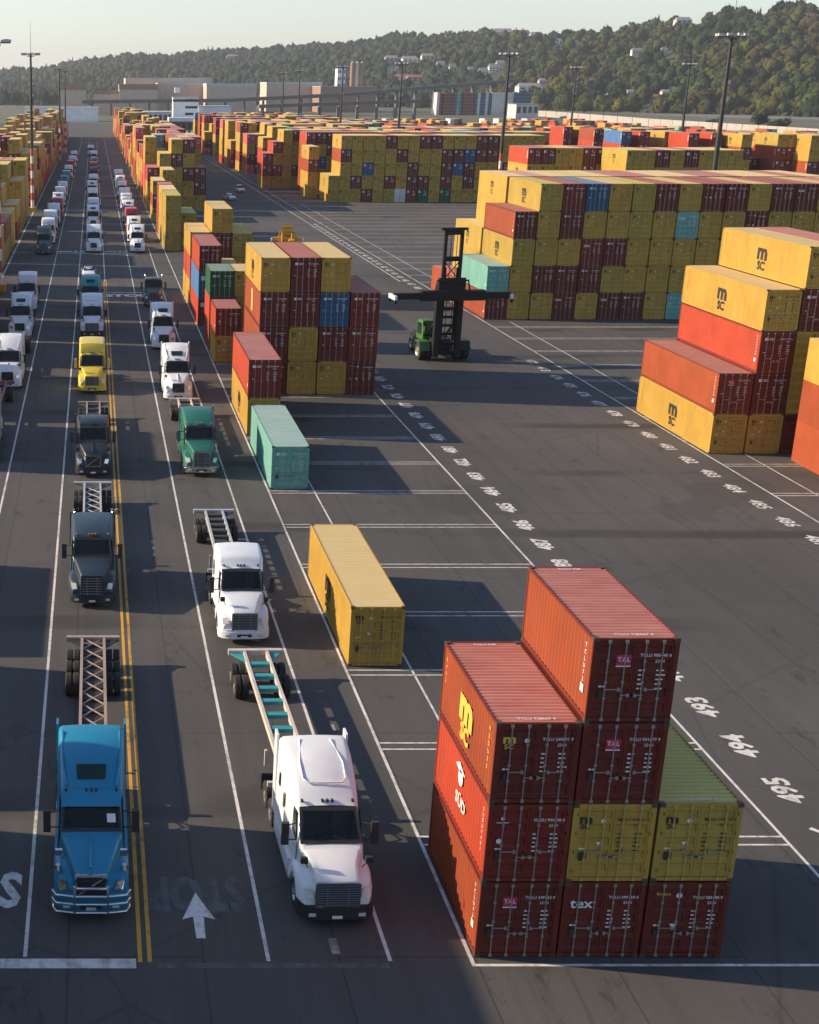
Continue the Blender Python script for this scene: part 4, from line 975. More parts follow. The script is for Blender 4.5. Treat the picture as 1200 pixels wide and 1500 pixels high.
        hl.build('headlight', M_LAMP if style != 'volvo' else M_CHROME, t)
    # bumper
    BP = M_CHROME if chromebumper else (M_BLK if fl else P)
    m = MB(); arc = [(-1.22, .62), (-1.2, .34), (-1.05, .12), (-.75, .02), (-.4, -.02), (.4, -.02), (.75, .02), (1.05, .12), (1.2, .34), (1.22, .62)]
    inn = [(x*.86, y+.16) for x, y in arc][::-1]
    m.prism(arc + inn, 'z', .30, .62); m.prism([(x*.985, y+.03) for x, y in arc] + inn, 'z', .62, .74); m.build('bumper', BP, t, 40)
    MB().quad((-.34, -.035, .40), (.34, -.035, .40), (.34, -.035, .54), (-.34, -.035, .54)).build('air_intake', M_GRIL, t)
    MB().box(-.16, .16, -.05, -.03, .36, .46).build('number_plate', M_PAPER, t)
    for s in (-1, 1): MB().box(s*.78-.11, s*.78+.11, -.012, .03, .42, .52).build('fog_lamp', M_LAMP, t)
    # grille
    g0, g1, gw, gt = (.78, 1.56, .50, .06) if style != 'conv' else (.76, 1.72, .50, -.10)
    if style == 'volvo': g0, g1, gw, gt = .84, 1.50, .46, .06
    if style == 'aero' or style == 'flat': g0, g1, gw, gt = .76, 1.50, .66 if style == 'aero' else .56, .05
    MB().box(-gw, gw, gt-.01, gt+.06, g0, g1).build('grille', M_GRIL, t)
    m = MB(); e = .05
    m.box(-gw-e, -gw, gt-.03, gt+.07, g0-e, g1+e).box(gw, gw+e, gt-.03, gt+.07, g0-e, g1+e).box(-gw, gw, gt-.03, gt+.07, g1, g1+e*1.6).box(-gw, gw, gt-.03, gt+.07, g0-e, g0)
    m.build('grille_surround', M_CHROME if col not in ('black', 'navy', 'yellow') or style == 'volvo' else P, t)
    if style == 'volvo':
        MB().prism([(-gw, g0+.02), (-gw+.06, g0), (gw, g1-.02), (gw-.06, g1)], 'y', gt-.035, gt-.012).build('diagonal_bar', M_CHROME, t)
        for i in range(4): z = g0+.1+i*.15; MB().box(-gw, gw, gt-.02, gt-.011, z, z+.02).build('grille_bar', M_BLK, t)
    else:
        n = 9 if style != 'conv' else 7
        for i in range(n):
            z = g0+(g1-g0)*(i+.5)/n; MB().box(-gw, gw, gt-.03, gt-.011, z-.014, z+.014).build('grille_bar', M_STEELB, t)
        for x in (-gw/2, gw/2): MB().box(x-.012, x+.012, gt-.036, gt-.03, g0, g1).build('grille_upright', M_STEELB, t)
    # windows
    a, b = Vector((0, wy, 2.15)), Vector((0, wt, 3.01)); d = b-a
    def wp(x, f): p = a + d*f; return (x, p.y-.012, p.z+.012)
    m = MB(); o_ = [wp(-1.0, -.03), wp(1.0, -.03), wp(.93, .97), wp(-.93, .97)]; i_ = [wp(-.88, .09), wp(.88, .09), wp(.80, .84), wp(-.80, .84)]
    for k in range(4): m.quad(o_[k], o_[(k+1) % 4], i_[(k+1) % 4], i_[k])
    m.build('windscreen_seal', M_BLK, t)
    ws = MB().quad(wp(-.92, .07), wp(.92, .07), wp(.83, .86), wp(-.83, .86)).build('windscreen', M_CLEAR, t)
    MB().tube([wp(-.5, .04), wp(-.05, .2)], .012, 5).build('wiper', M_BLK, ws); MB().tube([wp(.5, .04), wp(.05, .2)], .012, 5).build('wiper', M_BLK, ws)
    for s in (-1, 1):
        def sx(y, z): return s*(1.115 - (z-.7)*.052 + .013 + (.01 if y > wt else 0))
        m = MB(); q = [(sx(wy+.32, 2.02), wy+.32, 2.02), (sx(wt+.95, 2.02), wt+.95, 2.02), (sx(wt+.95, 2.86), wt+.95, 2.86), (sx(wt-.12, 2.86), wt-.12, 2.86)]
        panel_round(m, *(q if s > 0 else q[::-1]), .02, .14); m.build('side_window', M_GLASS, t)
        m = MB(); q = [(sx(wy+.18, .95), wy+.18, .95), (sx(wt+1.02, .95), wt+1.02, .95), (sx(wt+1.02, 1.98), wt+1.02, 1.98), (sx(wy+.25, 1.98), wy+.25, 1.98)]
        panel_round(m, *(q if s > 0 else q[::-1]), .014, .1); dr = m.build('door', P, t)
        MB().box(s*1.12-.03, s*1.12+.03, wt+.78, wt+.94, 1.7, 1.76).build('handle', M_BLK, dr)
        if sleeper:
            for yy, zz, ww, hh in ((wt+1.30, 2.2, .22, .5), (yb-.85, 2.5, .26, .45)):
                q = [(s*1.185, yy, zz), (s*1.185, yy+ww, zz), (s*1.165, yy+ww*.9, zz+hh), (s*1.165, yy+.05, zz+hh)]; m = MB(); panel_round(m, *(q if s > 0 else q[::-1]), .02, .3); m.build('sleeper_window', M_GLASS, t)
        # mirrors
        m = MB(); x0 = s*1.32; m.box(min(x0, x0+s*.24), max(x0, x0+s*.24), wy+.24, wy+.38, 1.95, 2.72); mi = m.build('mirror', M_BLK if (style != 'conv' and col != 'yellow') or col in ('navy', 'black') else P, t)
        MB().tube([(s*1.06, wy+.4, 2.05), (x0+s*.1, wy+.32, 2.1)], .022, 6).tube([(s*1.03, wy+.5, 2.6), (x0+s*.1, wy+.32, 2.6)], .022, 6).build('mirror_arm', M_BLK, mi)
        if style != 'conv':
            m = MB(); m.tube([(s*.86, .72, 1.72), (s*1.0, .55, 2.05)], .022, 6); m.box(s*1.02-.11, s*1.02+.11, .48, .60, 2.0, 2.2); m.build('bonnet_mirror', M_BLK if style != 'volvo' else M_CHROME, t)
        # tank, steps, fairing, extender
        if bodyfair and sleeper: 
            body_ = MB(); body_.prism([(s*.9, .42), (s*1.2, .42), (s*1.235, .7), (s*1.22, 1.12), (s*.9, 1.12)], 'y', 2.25, yb-.1); body_.build('side_fairing', P, t, 40)
            MB().box(min(s*1.14, s*1.215), max(s*1.14, s*1.215), yb+.002, yb+.5, 1.0, 3.07+.93*zk).build('side_extender', P, t)
        else:
            MB().tube([(s*.92, 2.5, .78), (s*.92, 4.0, .78)], .31, 16).build('fuel_tank', M_CHROME, t, 40)
            MB().box(s*1.0-.2, s*1.0+.2, 2.35, 2.9, .38, .46).build('step', M_CHROME, t)
    if sleeper and roofwin:
        ya, yz = wt+(yb-wt)*.13, wt+(yb-wt)*.28
        m = MB(); panel_round(m, (-.46, ya, 3.07+.29*zk), (.46, ya, 3.07+.29*zk), (.50, yz, 3.07+.585*zk), (-.50, yz, 3.07+.585*zk), .02, .14); m.build('roof_window', M_GLASS, t)
    if sleeper and style == 'aero':                      # raised edge round the roof cap
        k_ = (yb-wt)/3.15; rp = [(-.52, yb-.35, 4.035), (-.72, wt+1.42*k_, 3.84), (-.70, wt+.78*k_, 3.58), (-.56, wt+.62*k_, 3.52), (0, wt+.58*k_, 3.52), (.56, wt+.62*k_, 3.52), (.70, wt+.78*k_, 3.58), (.72, wt+1.42*k_, 3.84), (.52, yb-.35, 4.035)]
        MB().tube(rp, .028, 6).build('roof_moulding', P, t, 60)
    if sleeper and style == 'volvo':
        for s in (-1, 1): MB().tube([(s*.80, wt+(yb-wt)*.09, 3.07+.13*zk), (s*.95, wt+(yb-wt)*.32, 3.07+.59*zk), (s*.99, yb-.5, 3.07+.93*zk)], .05, 6).build('roof_moulding', P, t, 60)
    if visor: MB().loft([[(-.98, wt-.40, 2.80), (.98, wt-.40, 2.80), (.98, wt-.38, 2.84), (-.98, wt-.38, 2.84)], [(-.98, wt+.12, 3.10), (.98, wt+.12, 3.10), (.98, wt+.12, 3.14), (-.98, wt+.12, 3.14)]]).build('sun_visor', P if col != 'blue' else P, t)
    for x in (-.82, -.16, 0, .16, .82): MB().box(x-.035, x+.035, wt+.05, wt+.17, 3.09, 3.17).build('marker_lamp', M_AMB if style == 'conv' else M_BLK, t)
    if style == 'conv':
        for s in (-1, 1): MB().tube([(s*1.02, yb+.18, .9), (s*1.02, yb+.18, 3.3), (s*1.02, yb+.28, 3.45)], .075, 10).build('exhaust_stack', M_CHROME, t, 40)
    # frame, fifth wheel, wheels
    end = yb + 3.0
    for s in (-1, 1): MB().box(s*.43-.04, s*.43+.04, .3, end, .72, .98).build('frame_rail', M_FRAME, t)
    for y in (yb+.4, yb+1.6, end-.1): MB().box(-.39, .39, y-.05, y+.05, .76, .92).build('cross_member', M_FRAME, t)
    MB().prism([(-.42, yb+.9), (.42, yb+.9), (.42, yb+1.5), (.15, yb+1.9), (-.15, yb+1.9), (-.42, yb+1.5)], 'z', 1.0, 1.14).build('fifth_wheel', M_FRAME, t)
    MB().tube([(-.95, ax, .5), (.95, ax, .5)], .07, 8).build('axle', M_FRAME, t)
    for s in (-1, 1):
        wheel_at(t, s*1.03, ax, .5, False, s)
        for y in (yb+.95, yb+2.25): wheel_at(t, s*1.08, y, .5, True, s)
        MB().box(s*.93-.3, s*.93+.3, yb+2.98, yb+3.0, .3, .95).build('mudflap', M_BLK, t)
        MB().tube([(s*.6, yb+.02, 1.3), (s*.2, yb+.5, 1.5), (0, yb+1.0, 1.25)], .03, 6).build('air_line', TP['blue'] if s > 0 else TP['red'], t)
    if bullbar:
        m = MB()
        for z in (.42, .72, 1.0, 1.28):
            w = 1.22 if z < 1.1 else .52; m_ = MB(); m_.tube([(-w, .12 if z < 1.1 else -.2, z), (-w*.9, -.16, z), (-.52, -.26, z), (.52, -.26, z), (w*.9, -.16, z), (w, .12 if z < 1.1 else -.2, z)], .046, 8); m_.build('guard_bar', M_CHROME, t, 60)
        for x in (-.52, .52): MB().box(x-.035, x+.035, -.30, -.215, .34, 1.36).build('guard_upright', M_CHROME, t)
        for s in (-1, 1): MB().tube([(s*1.2, .1, .42), (s*1.26, .22, .72), (s*1.2, .1, 1.0)], .05, 8).build('guard_hoop', M_CHROME, t, 60)
        for s in (-1, 1): MB().tube([(s*1.05, .6, 1.46), (s*1.05, .6, 1.62)], [.13, .09], 10).build('air_cleaner_cap', M_CHROME, t, 40)
    return t
def repaint(t, src, dst):
    for ch in t.children_recursive:
        for i, sl_ in enumerate(ch.material_slots):
            if sl_.material == TP[src]: sl_.link = 'OBJECT'; sl_.material = TP[dst]
def skeleton(kind, y0, y1, railm, crossm, axles=2, lace=False, rung=.95):
    t = link('container_chassis', None); w = .50; z = 1.18
    for s in (-1, 1): MB().box(s*w-.06, s*w+.06, y0, y1, z-.16, z+.10).build('main_rail', railm, t)
    y = y0+.6; n = 0
    if lace:
        MB().box(-w+.062, w-.062, y0+.8, y1-.4, z-.26, z-.12).build('shadow_fill_plate', M_FRAME, t)  # plate added to close the light gaps in the chassis shadow
        while y < y1-.8:
            for s in (-1, 1):
                a, b = Vector((-s*w*.88, y, z)), Vector((s*w*.88, y+1.15, z-.02*(s+1))); MB().tube([a, b], .032, 5).build('lacing_bar', railm, t)
            MB().box(-w+.06, w-.06, y+.53, y+.62, z-.14, z-.05).build('cross_member', crossm, t); y += 1.15
    else:
        while y < y1-.3:
            MB().box(-w+.062, w-.062, y, y+.32, z-.10, z+.06).build('cross_member', crossm, t); y += rung
    MB().box(-1.2, 1.2, y1, y1+.24, z-.12, z+.12).build('rear_bolster', railm, t); MB().box(-1.2, 1.2, y0-.1, y0+.05, z-.02, z+.16).build('front_bolster', railm, t)
    for s in (-1, 1):
        MB().prism([(s*1.15, y1), (s*(w+.06), y1-.9), (s*(w+.06), y1)][::s], 'z', z-.06, z+.0).build('gusset', crossm, t)
        MB().box(s*.8-.05, s*.8+.05, y0+3.0, y0+3.12, .35, z-.16).build('landing_leg', railm, t)
        MB().box(s*.95-.12, s*.95+.12, y1+.242, y1+.28, z-.1, z+.02).build('tail_lamp', TP['red'], t)
        for i in range(axles): wheel_at(t, s*1.05, y1-.75-1.28*i, .5, True, s)
    for i in range(axles): MB().tube([(-.9, y1-.75-1.28*i, .5), (.9, y1-.75-1.28*i, .5)], .07, 8).build('axle', M_FRAME, t)
    return t
M_RUST = mat('rusty_steel', (.30, .22, .18), .7, build=paintwork((.30, .235, .20), (.14, .07, .04), .5, .5))
M_TEALS = mat('teal_steel', (.03, .27, .30), .55, build=paintwork((.025, .25, .28), (.10, .08, .06), .3, .4))
M_PALES = mat('pale_steel', (.50, .45, .40), .6, build=paintwork((.50, .45, .40), (.2, .12, .08), .4, .5))
M_REDS = mat('red_oxide_steel', (.35, .10, .07), .6, build=paintwork((.36, .11, .08), (.14, .07, .04), .4, .5))
M_DARKS = mat('dark_steel', (.035, .035, .036), .6)
M_GREYS = mat('grey_steel', (.36, .38, .40), .6, build=paintwork((.36, .38, .40), (.12, .09, .07), .4, .5))

GT, GCH = 'semi trucks queueing in the lanes', 'container chassis behind the trucks'
protos = {}
def place(style, col, X, Y, label, **kw):
    key = (style, tuple(sorted(kw.items())))
    if key not in protos: protos[key] = (truck(style, col, **kw), col); t = protos[key][0]
    else:
        t = copy_tree(protos[key][0]); 
        if col != protos[key][1]: repaint(t, protos[key][1], col)
    t.location = (X, Y, 0); t.rotation_euler.z = R(rnd.uniform(-.5, .5)); return tag(t, label, 'truck', GT)
cprotos = {}
def place_chassis(X, Y, ln, mats, label, **kw):
    key = (ln, mats, tuple(sorted(kw.items())))
    if key not in cprotos: t = cprotos[key] = skeleton('x', 6.6, ln, *mats, **kw)
    else: t = copy_tree(cprotos[key])
    t.location = (X, Y, 0); return tag(t, label, 'chassis', GCH)
# near trucks
t = place('volvo', 'blue', -11.6, 1.95, 'bright blue sleeper truck with chrome bull bar in the yellow lined lane', roofwin=True, visor=True, bullbar=True)
MB().quad((.52, 1.905, 2.365), (.80, 1.905, 2.365), (.78, 2.10, 2.575), (.50, 2.10, 2.575)).build('permit_paper', M_PAPER, t)
place_chassis(-11.55, 2.3, 19.7, (M_RUST, M_FRAME), 'rusty laced three axle chassis behind the bright blue truck', axles=3, lace=True)
t = place('aero', 'white', -3.92, 1.5, 'large white sleeper truck nearest the camera beside the painted arrow'); t.rotation_euler.z = R(1.2)
c = place_chassis(-3.95, 1.9, 18.6, (M_PALES, M_TEALS), 'chassis with teal rungs and pale rails behind the nearest white truck', rung=1.25); c.rotation_euler.z = R(1.2)
place('flat', 'white', -4.42, 24.2, 'white high roof truck second in the right lane', bodyfair=False, ln=4.5, zk=.55)
place_chassis(-4.42, 24.5, 17.0, (M_GREYS, M_DARKS), 'dark empty chassis behind the second white truck of the right lane', rung=1.0)
place('conv', 'navy', -11.6, 28.9, 'dark navy truck with broad bonnet behind the rusty laced chassis', zk=.30)
place_chassis(-11.6, 29.2, 18.2, (M_GREYS, M_DARKS), 'grey laced chassis between the navy and the black truck', axles=2, lace=True)
place('conv', 'green', -4.25, 53.2, 'dark green truck with chrome bumper beside the turquoise container', chromebumper=True, zk=.6)
place_chassis(-4.25, 53.2, 18.5, (M_PALES, M_DARKS), 'pale railed chassis behind the dark green truck', rung=1.5)
place('volvo', 'black', -11.55, 52.9, 'black truck with diagonal grille bar behind the navy truck', ln=4.6, zk=.25)
place_chassis(-11.55, 52.9, 17.6, (M_RUST, M_DARKS), 'dark chassis between the black truck and the yellow truck', rung=1.6)
place('flat', 'yellow', -11.65, 79.2, 'bright yellow truck with yellow mirrors in the middle lane', bodyfair=False, ln=5.7)
place('volvo', 'white', -4.45, 76.2, 'white truck with roof window directly behind the green truck', roofwin=True)
place('volvo', 'white', -4.5, 99.7, 'white truck with roof window behind another, next to last before the stop line', roofwin=True)
place('conv', 'grey', -4.3, 127.5, 'dark grey cab without sleeper standing at the white STOP lettering', sleeper=False, bodyfair=False)
place('aero', 'white', -11.7, 106.6, 'white truck between the yellow truck and the teal truck')
place('volvo', 'teal', -11.9, 121.5, 'teal truck with roof window behind the white one, below the pickup', roofwin=True)
place('conv', 'silver', -19.55, 57.0, 'silver and teal truck cut off by the left edge of the frame', chromebumper=True)
place_chassis(-19.45, 57.0, 21.5, (M_REDS, M_DARKS), 'red chassis in the left lane at the frame edge', rung=1.3)
place('volvo', 'white', -19.0, 81.0, 'white truck in the left lane ahead of a red chassis at the frame edge')
place_chassis(-19.0, 81.0, 19.5, (M_REDS, M_REDS), 'red chassis between two white trucks of the left lane', rung=2.2)
place('volvo', 'white', -19.25, 106.5, 'white truck with dark roof window in the left lane', roofwin=True)
place('flat', 'white', -19.4, 124.5, 'plain white truck at the head of the left lane before the gap', bodyfair=False)
far = [(-19.4, 181, 'conv', 'grey', 'dark grey truck heading the left queue behind the stop line', {}),
 (-19.2, 196, 'flat', 'white', 'white truck directly behind the dark grey queue leader', {'bodyfair': False}), (-19.3, 211, 'volvo', 'white', 'white truck third in the left queue', {}),
 (-19.1, 226, 'aero', 'white', 'white truck in front of the crimson truck of the left queue', {}), (-18.9, 241, 'flat', 'red', 'crimson truck in the left queue', {'bodyfair': False}), (-18.9, 254, 'volvo', 'white', 'white truck right behind the crimson one of the left queue', {'roofwin': True}),
 (-18.9, 272, 'volvo', 'white', 'white truck two behind the crimson one of the left queue', {}), (-18.8, 290, 'aero', 'white', 'white truck ahead of the teal blue one in the left queue', {}), (-18.8, 312, 'volvo', 'teal', 'teal truck far back in the left queue', {'roofwin': True}), (-18.7, 334, 'flat', 'teal', 'teal high roof truck last but three in the left queue', {'bodyfair': False}),
 (-18.6, 360, 'aero', 'white', 'white truck behind the two teal ones of the left queue', {}), (-18.5, 388, 'flat', 'red', 'small crimson truck far back in the left queue', {'bodyfair': False}), (-18.4, 415, 'aero', 'white', 'white truck behind the far crimson one of the left queue', {}), (-18.3, 450, 'volvo', 'white', 'white truck last in the left queue', {}),
 (-11.5, 183.6, 'volvo', 'white', 'white truck first at the stop line in the middle lane', {}), (-11.6, 222, 'volvo', 'white', 'white truck second in the middle queue', {'roofwin': True}), (-11.6, 240, 'flat', 'white', 'white high roof truck third in the middle queue', {'bodyfair': False}), (-11.7, 268, 'aero', 'white', 'white truck fourth in the middle queue', {}),
 (-11.9, 292, 'volvo', 'white', 'white truck fifth in the middle queue', {'roofwin': True}), (-11.6, 318, 'aero', 'white', 'white truck sixth in the middle queue', {}), (-11.5, 350, 'conv', 'navy', 'dark truck far back in the middle queue', {}), (-11.5, 378, 'flat', 'red', 'dark red truck far back in the middle queue', {'bodyfair': False}), (-11.5, 402, 'conv', 'navy', 'dark truck behind the far red one of the middle queue', {}), (-11.5, 452, 'aero', 'white', 'white truck near the end of the middle queue', {}), (-12.6, 500, 'aero', 'white', 'white truck last in the middle queue', {}),
 (-4.55, 183.6, 'volvo', 'white', 'white truck with roof window first at the right stop line', {'roofwin': True}), (-4.6, 198.5, 'volvo', 'white', 'white truck second in the right queue', {'roofwin': True}), (-4.6, 217, 'flat', 'red', 'crimson truck third in the right queue', {'bodyfair': False}), (-4.7, 234, 'volvo', 'white', 'white truck behind the crimson one of the right queue', {'roofwin': True}), (-4.7, 252, 'aero', 'white', 'white truck fifth in the right queue', {}),
 (-4.7, 268, 'volvo', 'white', 'white truck sixth in the right queue', {}), (-4.8, 292, 'aero', 'white', 'white truck seventh in the right queue', {}), (-4.8, 313, 'volvo', 'white', 'white truck eighth in the right queue', {'roofwin': True}), (-4.8, 338, 'aero', 'white', 'white truck last in the right queue', {})]
for X, Y, st, col, lab, kw in far: place(st, col, X, Y, lab, **kw)

# ------------------------------------------------------------------ cars
def car(name, col, label, cat, X, Y, rz, suv=False, pickup=False):
    P = TP[col]; t = thing(name, label, cat, (X, Y, 0), rz); h = 1.7 if suv else 1.45; L = 5.4 if pickup else 4.7
    hb = .92
    MB().loft([ring(0, .78, .70, .35, .70, .08), ring(.25, .9, .82, .28, .84, .1), ring(1.3, hb, .84, .26, .98, .1), ring(3.4, hb, .84, .26, 1.02, .1), ring(L-.2, .9, .82, .3, .98, .1), ring(L, .8, .74, .4, .9, .08)]).build('body', P, t, 35)
    r1 = 3.2 if pickup else (L-.15 if suv else 3.9)
    MB().loft([ring(1.2, .80, .74, .95, 1.0, .03), ring(1.95, .80, .62, .95, h, .12), ring(r1-.7, .80, .62, .95, h+.02, .12), ring(r1, .80, .72, .95, 1.02, .04)]).build('cabin', P, t, 35)
    m = MB(); panel_round(m, (-.72, 1.27, 1.06), (.72, 1.27, 1.06), (.6, 1.86, h-.09), (-.6, 1.86, h-.09), .03, .1); m.build('windscreen', M_GLASS, t)
    m = MB(); panel_round(m, (.70, r1-.05, 1.08), (-.70, r1-.05, 1.08), (-.6, r1-.58, h-.08), (.6, r1-.58, h-.08), .03, .1); m.build('rear_window', M_GLASS, t)
    for s in (-1, 1):
        q = [(s*.80, 1.6, 1.06), (s*.80, r1-.35, 1.06), (s*.66, r1-.75, h-.12), (s*.66, 1.95, h-.12)]; m = MB(); panel_round(m, *(q if s > 0 else q[::-1]), .02, .1); m.build('side_window', M_GLASS, t)
        MB().box(s*.62-.14, s*.62+.14, -.02, .1, .60, .74).build('headlight', M_LAMP, t); MB().box(s*.68-.12, s*.68+.12, L-.06, L+.02, .62, .82).build('tail_lamp', TP['red'], t)
        MB().box(s*.98-.1, s*.98+.1, 1.55, 1.7, 1.0, 1.14).build('mirror', P, t)
        for y in (.95, L-1.0): wheel_at(t, s*.82, y, .36, False, s, .22)
    MB().box(-.5, .5, -.015, .05, .42, .56).build('grille', M_BLK, t)
    if pickup: MB().box(-.72, .72, 3.3, L-.12, 1.02, 1.035).build('load_bed', M_BLK, t)
    return t
car('pickup_truck', 'white', 'white pickup with open bed stopped between the teal truck and stop line', 'pickup', -12.1, 152.5, R(4), pickup=True)
car('parked_car', 'white', 'white saloon in front on the service road beside the far blocks', 'car', 20.8, 288, R(16))
car('parked_car', 'white', 'white estate car driving behind the saloon on the service road', 'car', 25.4, 313, R(5), suv=True)
for i, (x, w) in enumerate(((262, 'leftmost'), (268, 'second'), (275, 'third'), (282, 'rightmost'))):
    p = ground(x, 196); car('parked_car', 'white', w + ' of the four white cars parked before the gatehouse', 'car', p.x, p.y, 0, suv=True)

# ------------------------------------------------------------------ container handlers
M_LIME = mat('handler_green', (.035, .13, .022), .45, build=carpaint((.035, .13, .022), .45)); M_HBLK = mat('handler_black', (.012, .012, .013), .55, spec=.3); M_HYEL = mat('handler_yellow', (.55, .30, .015), .45, build=carpaint((.55, .30, .015), .45))
def handler(label, X, Y, rz, bodym, mastz, spread, top, M_HBLK=M_HBLK):
    t = thing('container_handler', label, 'container handler', (X, Y, 0), rz)
    for s in (-1, 1):
        for x in (1.45, 2.15): wheel_at(t, s*x, .9, .85, False, s, .58)
        wheel_at(t, s*1.3, 5.6, .75, False, s, .55)
        MB().box(s*1.05-.26, s*1.05+.26, -.45, .15, .4, top*.60).build('mast_upright', M_HBLK, t)
        MB().box(s*.78-.14, s*.78+.14, -.3, .04, 2.0, top).build('inner_upright', M_HBLK, t)
        MB().tube([(s*.95, .1, 4.2), (s*.9, 3.0, 1.7)], .12, 8).build('tilt_cylinder', M_HBLK, t)
        MB().tube([(s*.55, -.1, .6), (s*.55, -.1, top*.72)], .09, 8).build('lift_cylinder', M_HBLK, t)
        MB().tube([(s*.28, -.3, .8), (s*.28, -.3, top-.4)], .035, 6).build('lift_chain', M_HBLK, t)
    for z in (.7, 1.6, 2.5, 3.3, 4.1, 4.9, 5.8, top*.60-.2): MB().box(-.9, .9, -.12, .08, z, z+.26).build('mast_cross_member', M_HBLK, t)
    for z in (top-.45, top-2.9, top-5.0): MB().box(-.71, .71, -.2, -.02, z, z+.45).build('mast_cross_member', M_HBLK, t)
    MB().box(-1.25, 1.25, -.4, .1, top, top+.22).build('mast_head', M_HBLK, t)
    MB().tube([(-.7, -.1, top-4.6), (.7, -.1, top-2.95)], .05, 6).build('mast_brace', M_HBLK, t); MB().tube([(.7, -.16, top-4.6), (-.7, -.16, top-2.95)], .05, 6).build('mast_brace', M_HBLK, t)
    MB().box(-1.3, 1.3, -.7, -.36, mastz+.2, mastz+1.7).build('carriage', M_HBLK, t)
    for s in (-1, 1): MB().tube([(s*.2, -.7, mastz+1.2), (s*1.5, -.75, mastz+1.5), (s*1.7, -.8, mastz+.4)], .10, 8).build('spreader_hose', M_HBLK, t)
    w = spread/2
    b = MB().box(-w, w, -1.15, -.5, mastz-.2, mastz+.4).build('spreader_beam', M_HBLK, t)
    MB().box(-w*.55, w*.55, -1.3, -.4, mastz-.35, mastz+.6).build('spreader_sleeve', M_HBLK, t)
    for s in (-1, 1):
        MB().box(s*w-.12, s*w+.12, -1.5, .5, mastz-.2, mastz+.2).build('spreader_end', M_BWHITE, t)
        for y in (-1.4, .4): MB().box(s*w-.1, s*w+.1, y-.1, y+.1, mastz-.55, mastz-.2).build('twistlock', M_HBLK, t)
    MB().box(-2.0, 2.0, .4, 1.4, .5, 1.3).build('drive_axle', M_HBLK, t)
    MB().loft([ring(.9, 1.0, .95, .8, 1.9, .1), ring(2.6, 1.15, 1.1, .8, 2.0, .15), ring(5.6, 1.2, 1.12, .9, 2.1, .2), ring(6.9, 1.1, 1.0, 1.0, 1.9, .25)]).build('chassis_body', bodym if bodym == M_HYEL else M_HBLK, t, 35)
    MB().loft([ring(5.4, 1.3, 1.25, .7, 1.7, .15), ring(7.3, 1.2, 1.1, .9, 1.7, .25)]).build('counterweight', M_HBLK, t, 35)
    cb = MB().loft([ring(1.7, .62, .6, 1.95, 2.9, .08), ring(2.0, .66, .62, 1.95, 3.75, .12), ring(3.4, .66, .62, 1.95, 3.75, .12), ring(3.6, .64, .6, 1.95, 3.5, .1)]).build('operator_cab', bodym, t, 35); cb.location = (-1.0, .3, -.25)
    m = MB(); panel_round(m, (-.56, 1.68, 2.3), (.56, 1.68, 2.3), (.54, 1.93, 3.6), (-.54, 1.93, 3.6), .03, .1); m.build('windscreen', M_GLASS, cb)
    for s in (-1, 1):
        q = [(s*.67, 2.1, 2.4), (s*.67, 3.3, 2.4), (s*.65, 3.3, 3.5), (s*.65, 2.1, 3.5)]; m = MB(); panel_round(m, *(q if s > 0 else q[::-1]), .02, .1); m.build('side_window', M_GLASS, cb)
        m = MB(); m.prism([(.0, 1.0), (.35, 1.75), (1.5, 1.75), (1.9, 1.0), (1.9, 1.2), (1.55, 1.85), (.3, 1.85), (-.1, 1.0)], 'x', s*2.0-.5, s*2.0+.5); m.build('wing', bodym if s < 0 or bodym == M_HYEL else M_HBLK, t)
        MB().tube([(s*1.5, 2.0, 1.5), (s*1.5, 2.0, 3.0)], .03, 6).build('handrail', M_HYEL, t)
    MB().box(-.4, .4, 6.2, 6.9, 1.95, 2.5).build('exhaust_box', M_BLK, t)
    return t
handler('black masted container handler with green body and raised white tipped spreader', 22.2, 94.2, R(5), M_LIME, 6.3, 11.2, 12.4)
yh = handler('yellow container handler with short mast behind the four-high block', 18.6, 180, R(170), M_HYEL, 3.0, 6.1, 5.4, M_HYEL); yh.scale = (.8, .8, .8)

# ------------------------------------------------------------------ lamp masts
M_MAST = mat('mast_steel', (.030, .030, .032), .5, .3); M_MRED = mat('mast_red', (.38, .05, .04), .6); M_MWHT = mat('mast_white', (.62, .58, .55), .6)
def mast(X, Y, H, label, stripes=True, ant=False):
    t = thing('lamp_mast', label, 'lamp mast', (X, Y, 0), 0, 'tall lamp masts of the yard'); z0 = .9
    MB().box(-.75, .75, -.75, .75, 0, .9).build('plinth', M_HYEL, t)
    if stripes:
        for i in range(8):
            MB().tube([(0, 0, z0), (0, 0, z0+1.5)], .36-.008*i, 10).build('painted_band', M_MWHT if i % 2 == 0 else M_MRED, t, 40); z0 += 1.5
    MB().tube([(0, 0, z0), (0, 0, H)], [.36, .20], 10).build('shaft', M_MAST, t, 40)
    for a in (0, 90): MB().box(-1.9, 1.9, -.06, .06, H-.35, H-.22).build('cross_arm', M_MAST, t).rotation_euler.z = R(a)
    for i in range(8):
        a = 2*math.pi*i/8+.2; f = MB().box(-.30, .30, -.22, .22, H-.20, H+.12).build('floodlight', M_BGREY, t); f.location = (1.7*math.cos(a), 1.7*math.sin(a), 0)
    for i in range(3): MB().box(.2, .55, -.15, .15, H-4-2.2*i, H-3.5-2.2*i).build('junction_box', M_BGREY, t)
    MB().lathe_x([(0, .75), (.12, .75), (.12, .12)], 0, 0, 0, 16).build('head_ring', M_MAST, t).matrix_local = Matrix.Translation((0, 0, H-.6)) @ Matrix.Rotation(-math.pi/2, 4, 'Y')
    if ant: MB().tube([(0, 0, H), (0, 0, H+6.5)], [.05, .02], 6).build('antenna', M_MAST, t)
    return t
